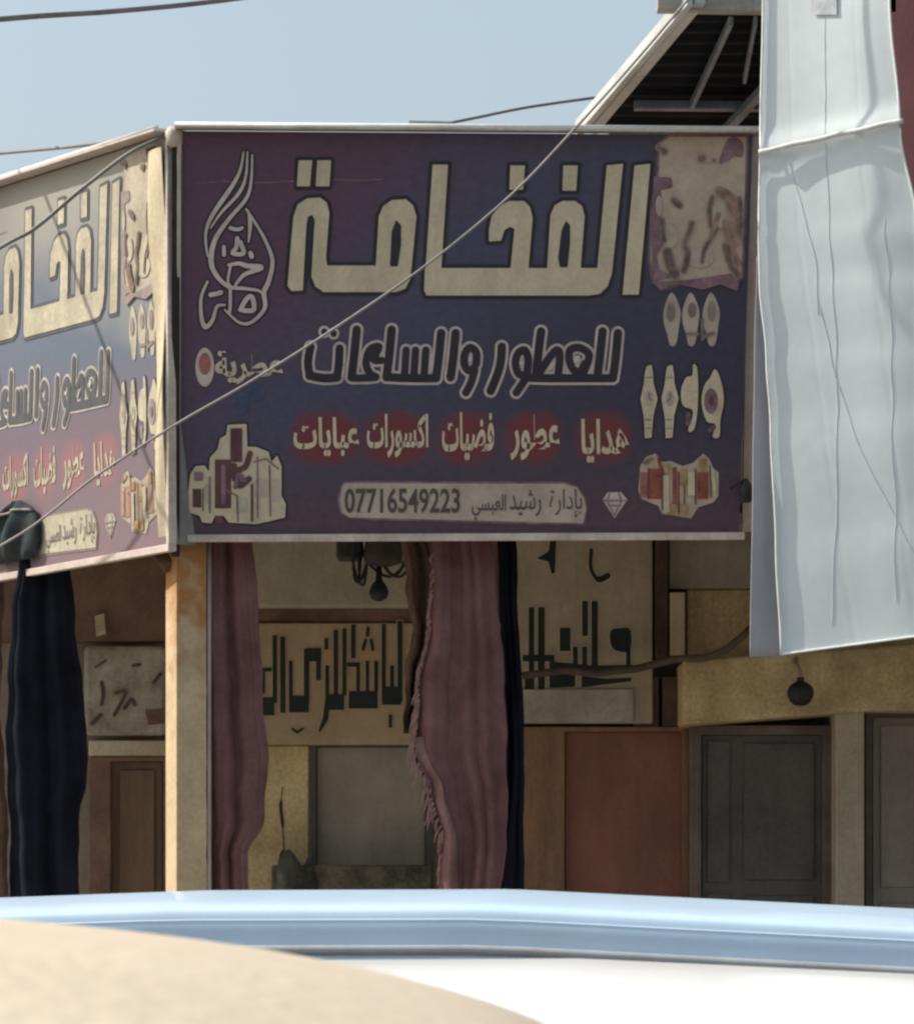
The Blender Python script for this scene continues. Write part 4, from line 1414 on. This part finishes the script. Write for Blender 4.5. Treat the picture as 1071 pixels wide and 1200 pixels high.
each('verge', b_, mat('pale_verge', (0.50, 0.53, 0.52), 0.6, 0.15, 5), aw, bevel=0.006)
b_ = MB()
b_.box((BLp.x + 0.02, 18.98, BLp.z - 0.08), (2.02, 19.06, BLp.z - 0.03))
b_.bar(P(770, -8, 17.62), P(1050, -4, 17.62), 0.19, 0.09, (0, -1, 0))
each('gutter', b_, mat('taupe_gutter', (0.36, 0.33, 0.29), 0.7, 0.2, 5), aw, bevel=0.006)
b_ = MB()
b_.tube([BLp + Vector((0.1, 0.05, -0.05)), (0.98, 19.05, 4.2)], 0.03)
b_.tube([Vector((1.75, 19.05, BLp.z - 0.05)), (1.75, 19.05, 4.2)], 0.03)
each('prop', b_, M_steel, aw, smooth=True)

# ------------------------------------------------------------------ wires
def wire(label, pts, r, m, n=8):
    b = MB().tube([P(x, y, D) for x, y, D in cr(pts, n)], r, 6)
    tag(build('overhead_wire', b, m, smooth=True), label, 'wire', 'overhead wires')


wire('dark cable crossing the sky in the top left corner', [(-2400, 330, 14), (-1100, 150, 17), (-300, 52, 19), (0, 22, 20), (130, 13, 21), (260, 0, 22), (420, -24, 23), (780, -80, 22.5), (1120, -120, 21.9)], 0.018, M_wire)
wire('thin wire running from the left to the top of the sign corner', [(-1800, 330, 28), (-800, 245, 24), (-200, 196, 21), (0, 179, 20), (110, 168, 19), (198, 152, 18)], 0.011, M_wire)
wire('thin wire rising behind the sign top to the awning', [(505, 148, 19.5), (560, 137, 19.5), (620, 125, 19.6), (705, 113, 19.7), (770, 106, 19.8), (1000, 90, 20)], 0.009, M_wire)
wire('pale wire crossing diagonally in front of both purple signs', [(900, -110, 16.4), (800, 6, 16.5), (735, 82, 16.6), (672, 152, 16.6), (600, 227, 16.7), (500, 310, 16.7), (390, 386, 16.8), (290, 449, 16.9), (205, 498, 17.0), (110, 560, 17.1), (55, 604, 17.2), (0, 640, 17.4), (-200, 752, 18.6), (-480, 850, 21.95)], 0.0065, M_wirel)
wire('dark wire running slantwise in front of the sunlit sign', [(196, 158, 17.9), (150, 180, 17.9), (95, 222, 18.0), (40, 268, 18.1), (0, 290, 18.2), (-150, 380, 18.8), (-350, 470, 20.5), (-520, 520, 21.95)], 0.011, M_wire)

# ------------------------------------------------------------------ cars
def pint(x, xs, ys):
    return float(np.interp(x, xs, ys))


def smooth_profile(xs, ys):
    q = cr(list(zip(xs, ys)), 8)
    return [p[0] for p in q], [p[1] for p in q]


def car(name, label, paint, loc, rz, L, W, H, belt, roof, wr, crown=0.07, group=None, wagon=True, drop=0.035, boxy=False):
    """roof: (x windscreen foot, x roof front, x roof rear, x rear foot) measured from the nose; x runs from nose (+) to tail (-)"""
    r = thing(name, label, 'car', loc, group, rz)
    xf, xr0, xr1, xb = roof
    zb = 0.26
    # top line: nose, bonnet, roof, tail
    top = [(0, 0.62), (0.12, 0.72), (xf - 0.35, belt + 0.02), (xf, belt + 0.06), (xr0, H - drop), ((xr0 * 0.6 + xr1 * 0.4), H), ((xr0 * 0.35 + xr1 * 0.65), H - 0.004), (xr1, H - 0.05), (xb, belt + 0.08 if not wagon else belt + 0.1), (L - 0.08, belt - 0.02), (L, belt - 0.14)]
    txs, tys = zip(*top)

    def topz(x):
        return pint(x, txs, tys)

    def beltz(x):
        return min(topz(x) - 0.02, pint(x, [0, 0.15, 0.9, L * 0.5, L - 0.2, L], [0.58, 0.66, belt - 0.03, belt, belt, belt - 0.16]))

    def hw(x):
        return W / 2 * pint(x, [0, 0.06, 0.22, 0.55, L * 0.5, L - 0.5, L - 0.15, L - 0.04, L], [0.70, 0.80, 0.91, 0.98, 1.0, 0.985, 0.92, 0.85, 0.80])

    def ring(x):
        z, bz, a = topz(x), beltz(x), hw(x)
        hgt = z - bz
        wr_ = min(a * 0.93, a * 0.93 + (wr - a * 0.93) * min(1.0, hgt / (H - belt)))
        e = min(crown, hgt * 0.6)
        k = [(a * 0.90, zb), (a * 0.97, zb + 0.12), (a * 1.0, zb + 0.30), (a * 0.995, bz - 0.12), (a * 0.965, bz)]
        k += [(a * 0.965 + (wr_ + 0.05 - a * 0.965) * 0.5, bz + (hgt - e) * 0.45), (wr_ + 0.045, z - e - min(0.05, hgt * 0.2)), (wr_ - 0.02, z - e * 0.62), (wr_ * 0.72, z - e * 0.26), (wr_ * 0.36, z - e * 0.06), (0.0, z)]
        if boxy and hgt > 0.3:
            k[6:9] = [(wr_ + 0.045, z - e - 0.05), (wr_ + 0.030, z - 0.085), (wr_ - 0.035, z - 0.038)]
        return cr(k, 5)

    def surf(x, t, off=0.0):
        q = ring(x)
        s = t * (len(q) - 1)
        i = min(int(s), len(q) - 2)
        f = s - i
        y = q[i][0] * (1 - f) + q[i + 1][0] * f
        z = q[i][1] * (1 - f) + q[i + 1][1] * f
        dy, dz = q[i + 1][0] - q[i][0], q[i + 1][1] - q[i][1]
        n_ = math.hypot(dy, dz) + 1e-9
        return Vector((-x, y + off * dz / n_, z - off * dy / n_))
    xs = sorted(set([round(v, 3) for v in list(np.linspace(0, L, 90)) + [xf, xr0, xr1, xb, 0.04, L - 0.03]]))
    nr = len(ring(1.0))
    b = MB()
    for x in xs:
        q = ring(x)
        for y, z in q:
            b.v.append((-x, y, z))
        for y, z in reversed(q[:-1]):
            b.v.append((-x, -y, z))
    n = 2 * nr - 1
    for i in range(len(xs) - 1):
        for k in range(n):
            b.f.append((i * n + k, (i + 1) * n + k, (i + 1) * n + (k + 1) % n, i * n + (k + 1) % n))
            b.m.append(0)
    b.f.append(tuple(range(n)))
    b.f.append(tuple(range(len(xs) * n - n, len(xs) * n)))
    b.m += [0, 0]
    build('body', b, paint, r, local=True, smooth=True)
    # windows follow the shell
    tb, tt = 0.41, 0.60    # belt .. under the roof edge in ring parameter

    def glass(nm, x0, x1, x2, x3, t0, t1, side):
        # x0..x1 along the belt, x2..x3 along the roof edge
        def fn(u, v):
            xa = x0 + (x1 - x0) * u
            xb_ = x2 + (x3 - x2) * u
            p = surf(xa + (xb_ - xa) * v, t0 + (t1 - t0) * v, 0.006)
            return Vector((p.x, p.y * side, p.z))
        gb = MB().grid(fn, 16, 8)
        return build(nm, gb, M_glass, r, local=True, smooth=True)
    mid = (xf + xb) / 2 - 0.1
    for sd_ in (1, -1):
        glass('side_window', xf + 0.42, mid - 0.012, xr0 + 0.12, mid - 0.012, tb, tt, sd_)
        glass('side_window', mid + 0.012, xb - (0.25 if wagon else 0.55), mid + 0.012, xr1 - 0.08, tb, tt, sd_)
        # seal strip under the roof edge
        sb = MB().tube([Vector((q.x, q.y * sd_, q.z)) for q in [surf(xr0 + (xr1 - xr0) * k / 24, 0.625, 0.004) for k in range(25)]], 0.016, 6)
        build('window_seal', sb, M_chrome, r, local=True, smooth=True)
        # roof drip groove
        sb = MB().tube([Vector((q.x, q.y * sd_, q.z)) for q in [surf(xr0 - 0.05 + (xr1 - xr0 + 0.1) * k / 24, 0.705, -0.004) for k in range(25)]], 0.006, 6)
        build('roof_strip', sb, paint, r, local=True, smooth=True)
        # doors: handles and mirror
        hb = MB()
        for xx in (mid - 0.28, mid + 0.62):
            p = surf(xx, 0.36, 0.02)
            hb.box((p.x - 0.09, p.y * sd_ - 0.015, p.z - 0.015), (p.x + 0.09, p.y * sd_ + 0.015, p.z + 0.015))
        each('door_handle', hb, M_trim, r, local=True, bevel=0.006)
        p = surf(xf + 0.35, 0.43, 0.11)
        hb = MB().lathe((p.x, p.y * sd_, p.z + 0.06), [(0.02, -0.12), (0.08, -0.09), (0.10, 0), (0.08, 0.09), (0.02, 0.12)], 'Y', 14)
        build('wing_mirror', hb, paint, r, local=True, smooth=True)
        p = surf(0.16, 0.36, 0.004)
        hb = MB().grid(lambda u, v: Vector((surf(0.03 + 0.42 * u, 0.30 + 0.10 * v, 0.008).x, surf(0.03 + 0.42 * u, 0.30 + 0.10 * v, 0.008).y * sd_, surf(0.03 + 0.42 * u, 0.30 + 0.10 * v, 0.008).z)), 8, 5)
        build('headlight', hb, M_lamp, r, local=True, smooth=True)
        hb = MB().grid(lambda u, v: Vector((surf(L - 0.26 + 0.24 * u, 0.27 + 0.11 * v, 0.008).x, surf(L - 0.26 + 0.24 * u, 0.27 + 0.11 * v, 0.008).y * sd_, surf(L - 0.26 + 0.24 * u, 0.27 + 0.11 * v, 0.008).z)), 8, 5)
        build('tail_light', hb, M_tail, r, local=True, smooth=True)
        for xx in (0.85, L - 0.85):
            yy = sd_ * (W / 2 - 0.10)
            wb = MB().lathe((-xx, yy, 0.32), [(0.19, -0.11), (0.29, -0.11), (0.32, -0.07), (0.32, 0.07), (0.29, 0.11), (0.19, 0.11)], 'Y', 28)
            wh = build('wheel', wb, M_tyre, r, local=True, smooth=True)
            wb = MB().lathe((-xx, yy, 0.32), [(0.03, -0.115), (0.17, -0.10), (0.20, -0.12), (0.20, 0.12), (0.17, 0.10), (0.03, 0.115)], 'Y', 24)
            build('rim', wb, M_rim, wh, local=True, smooth=True)

    def screen(nm, xa, xb_):
        def fn(u, v):
            x = xa + (xb_ - xa) * v
            t = 0.62 + 0.38 * (1 - abs(2 * u - 1))
            p = surf(x, t, 0.006)
            return Vector((p.x, p.y * (1 if u < 0.5 else -1), p.z))
        return build(nm, MB().grid(fn, 24, 8), M_glass, r, local=True, smooth=True)
    screen('windscreen', xf + 0.06, xr0 - 0.04)
    screen('rear_window', xr1 + 0.06, xb - 0.06)
    for nm, x0, x1 in (('front_bumper', -0.04, 0.10), ('rear_bumper', L - 0.10, L + 0.04)):
        bb = MB().box((-x0, -W * 0.42, 0.30), (-x1, W * 0.42, 0.50))
        build(nm, bb, M_trim, r, local=True, bevel=0.04)
    return r


paint_skylit = mat('skylit_white_paint', (0.52, 0.67, 0.83), 0.4, 0.04, 3, bump=0.0, coat=0.35)  # white car; the blue light of the sky is mixed into its paint
paint_white = mat('white_paint', (0.88, 0.88, 0.87), 0.35, 0.03, 3, bump=0.0, coat=0.5)
paint_beige = mat('dusty_beige_paint', (0.60, 0.505, 0.39), 0.8, 0.10, 3, col2=(0.555, 0.465, 0.355), bump=0.35, bscale=60, spec=0.2)

# side on, estate beyond, blue sky light in its paint
car('parked_car', 'estate car with blue sky light in its paint, seen side on behind the white car', paint_skylit, (3.2, 9.55, 0.004), math.radians(-7), 5.5, 1.78, 1.590, 0.98, (0.95, 1.6, 5.25, 5.4), 0.58, 0.15, drop=0.07, boxy=True)
car('parked_car', 'white saloon car with a sunlit roof between the beige and the estate car', paint_white, (2.75, 6.2, 0.004), math.radians(-4), 4.7, 1.74, 1.479, 0.93, (1.05, 1.75, 3.7, 4.25), 0.60, 0.125, wagon=False)
car('parked_car', 'dusty beige car with a dull sunlit roof nearest the viewer', paint_beige, (-0.70, 4.5, 0.004), math.radians(90), 4.4, 1.95, 1.637, 0.98, (0.95, 1.6, 4.0, 4.3), 0.82, 0.19, drop=0.02)
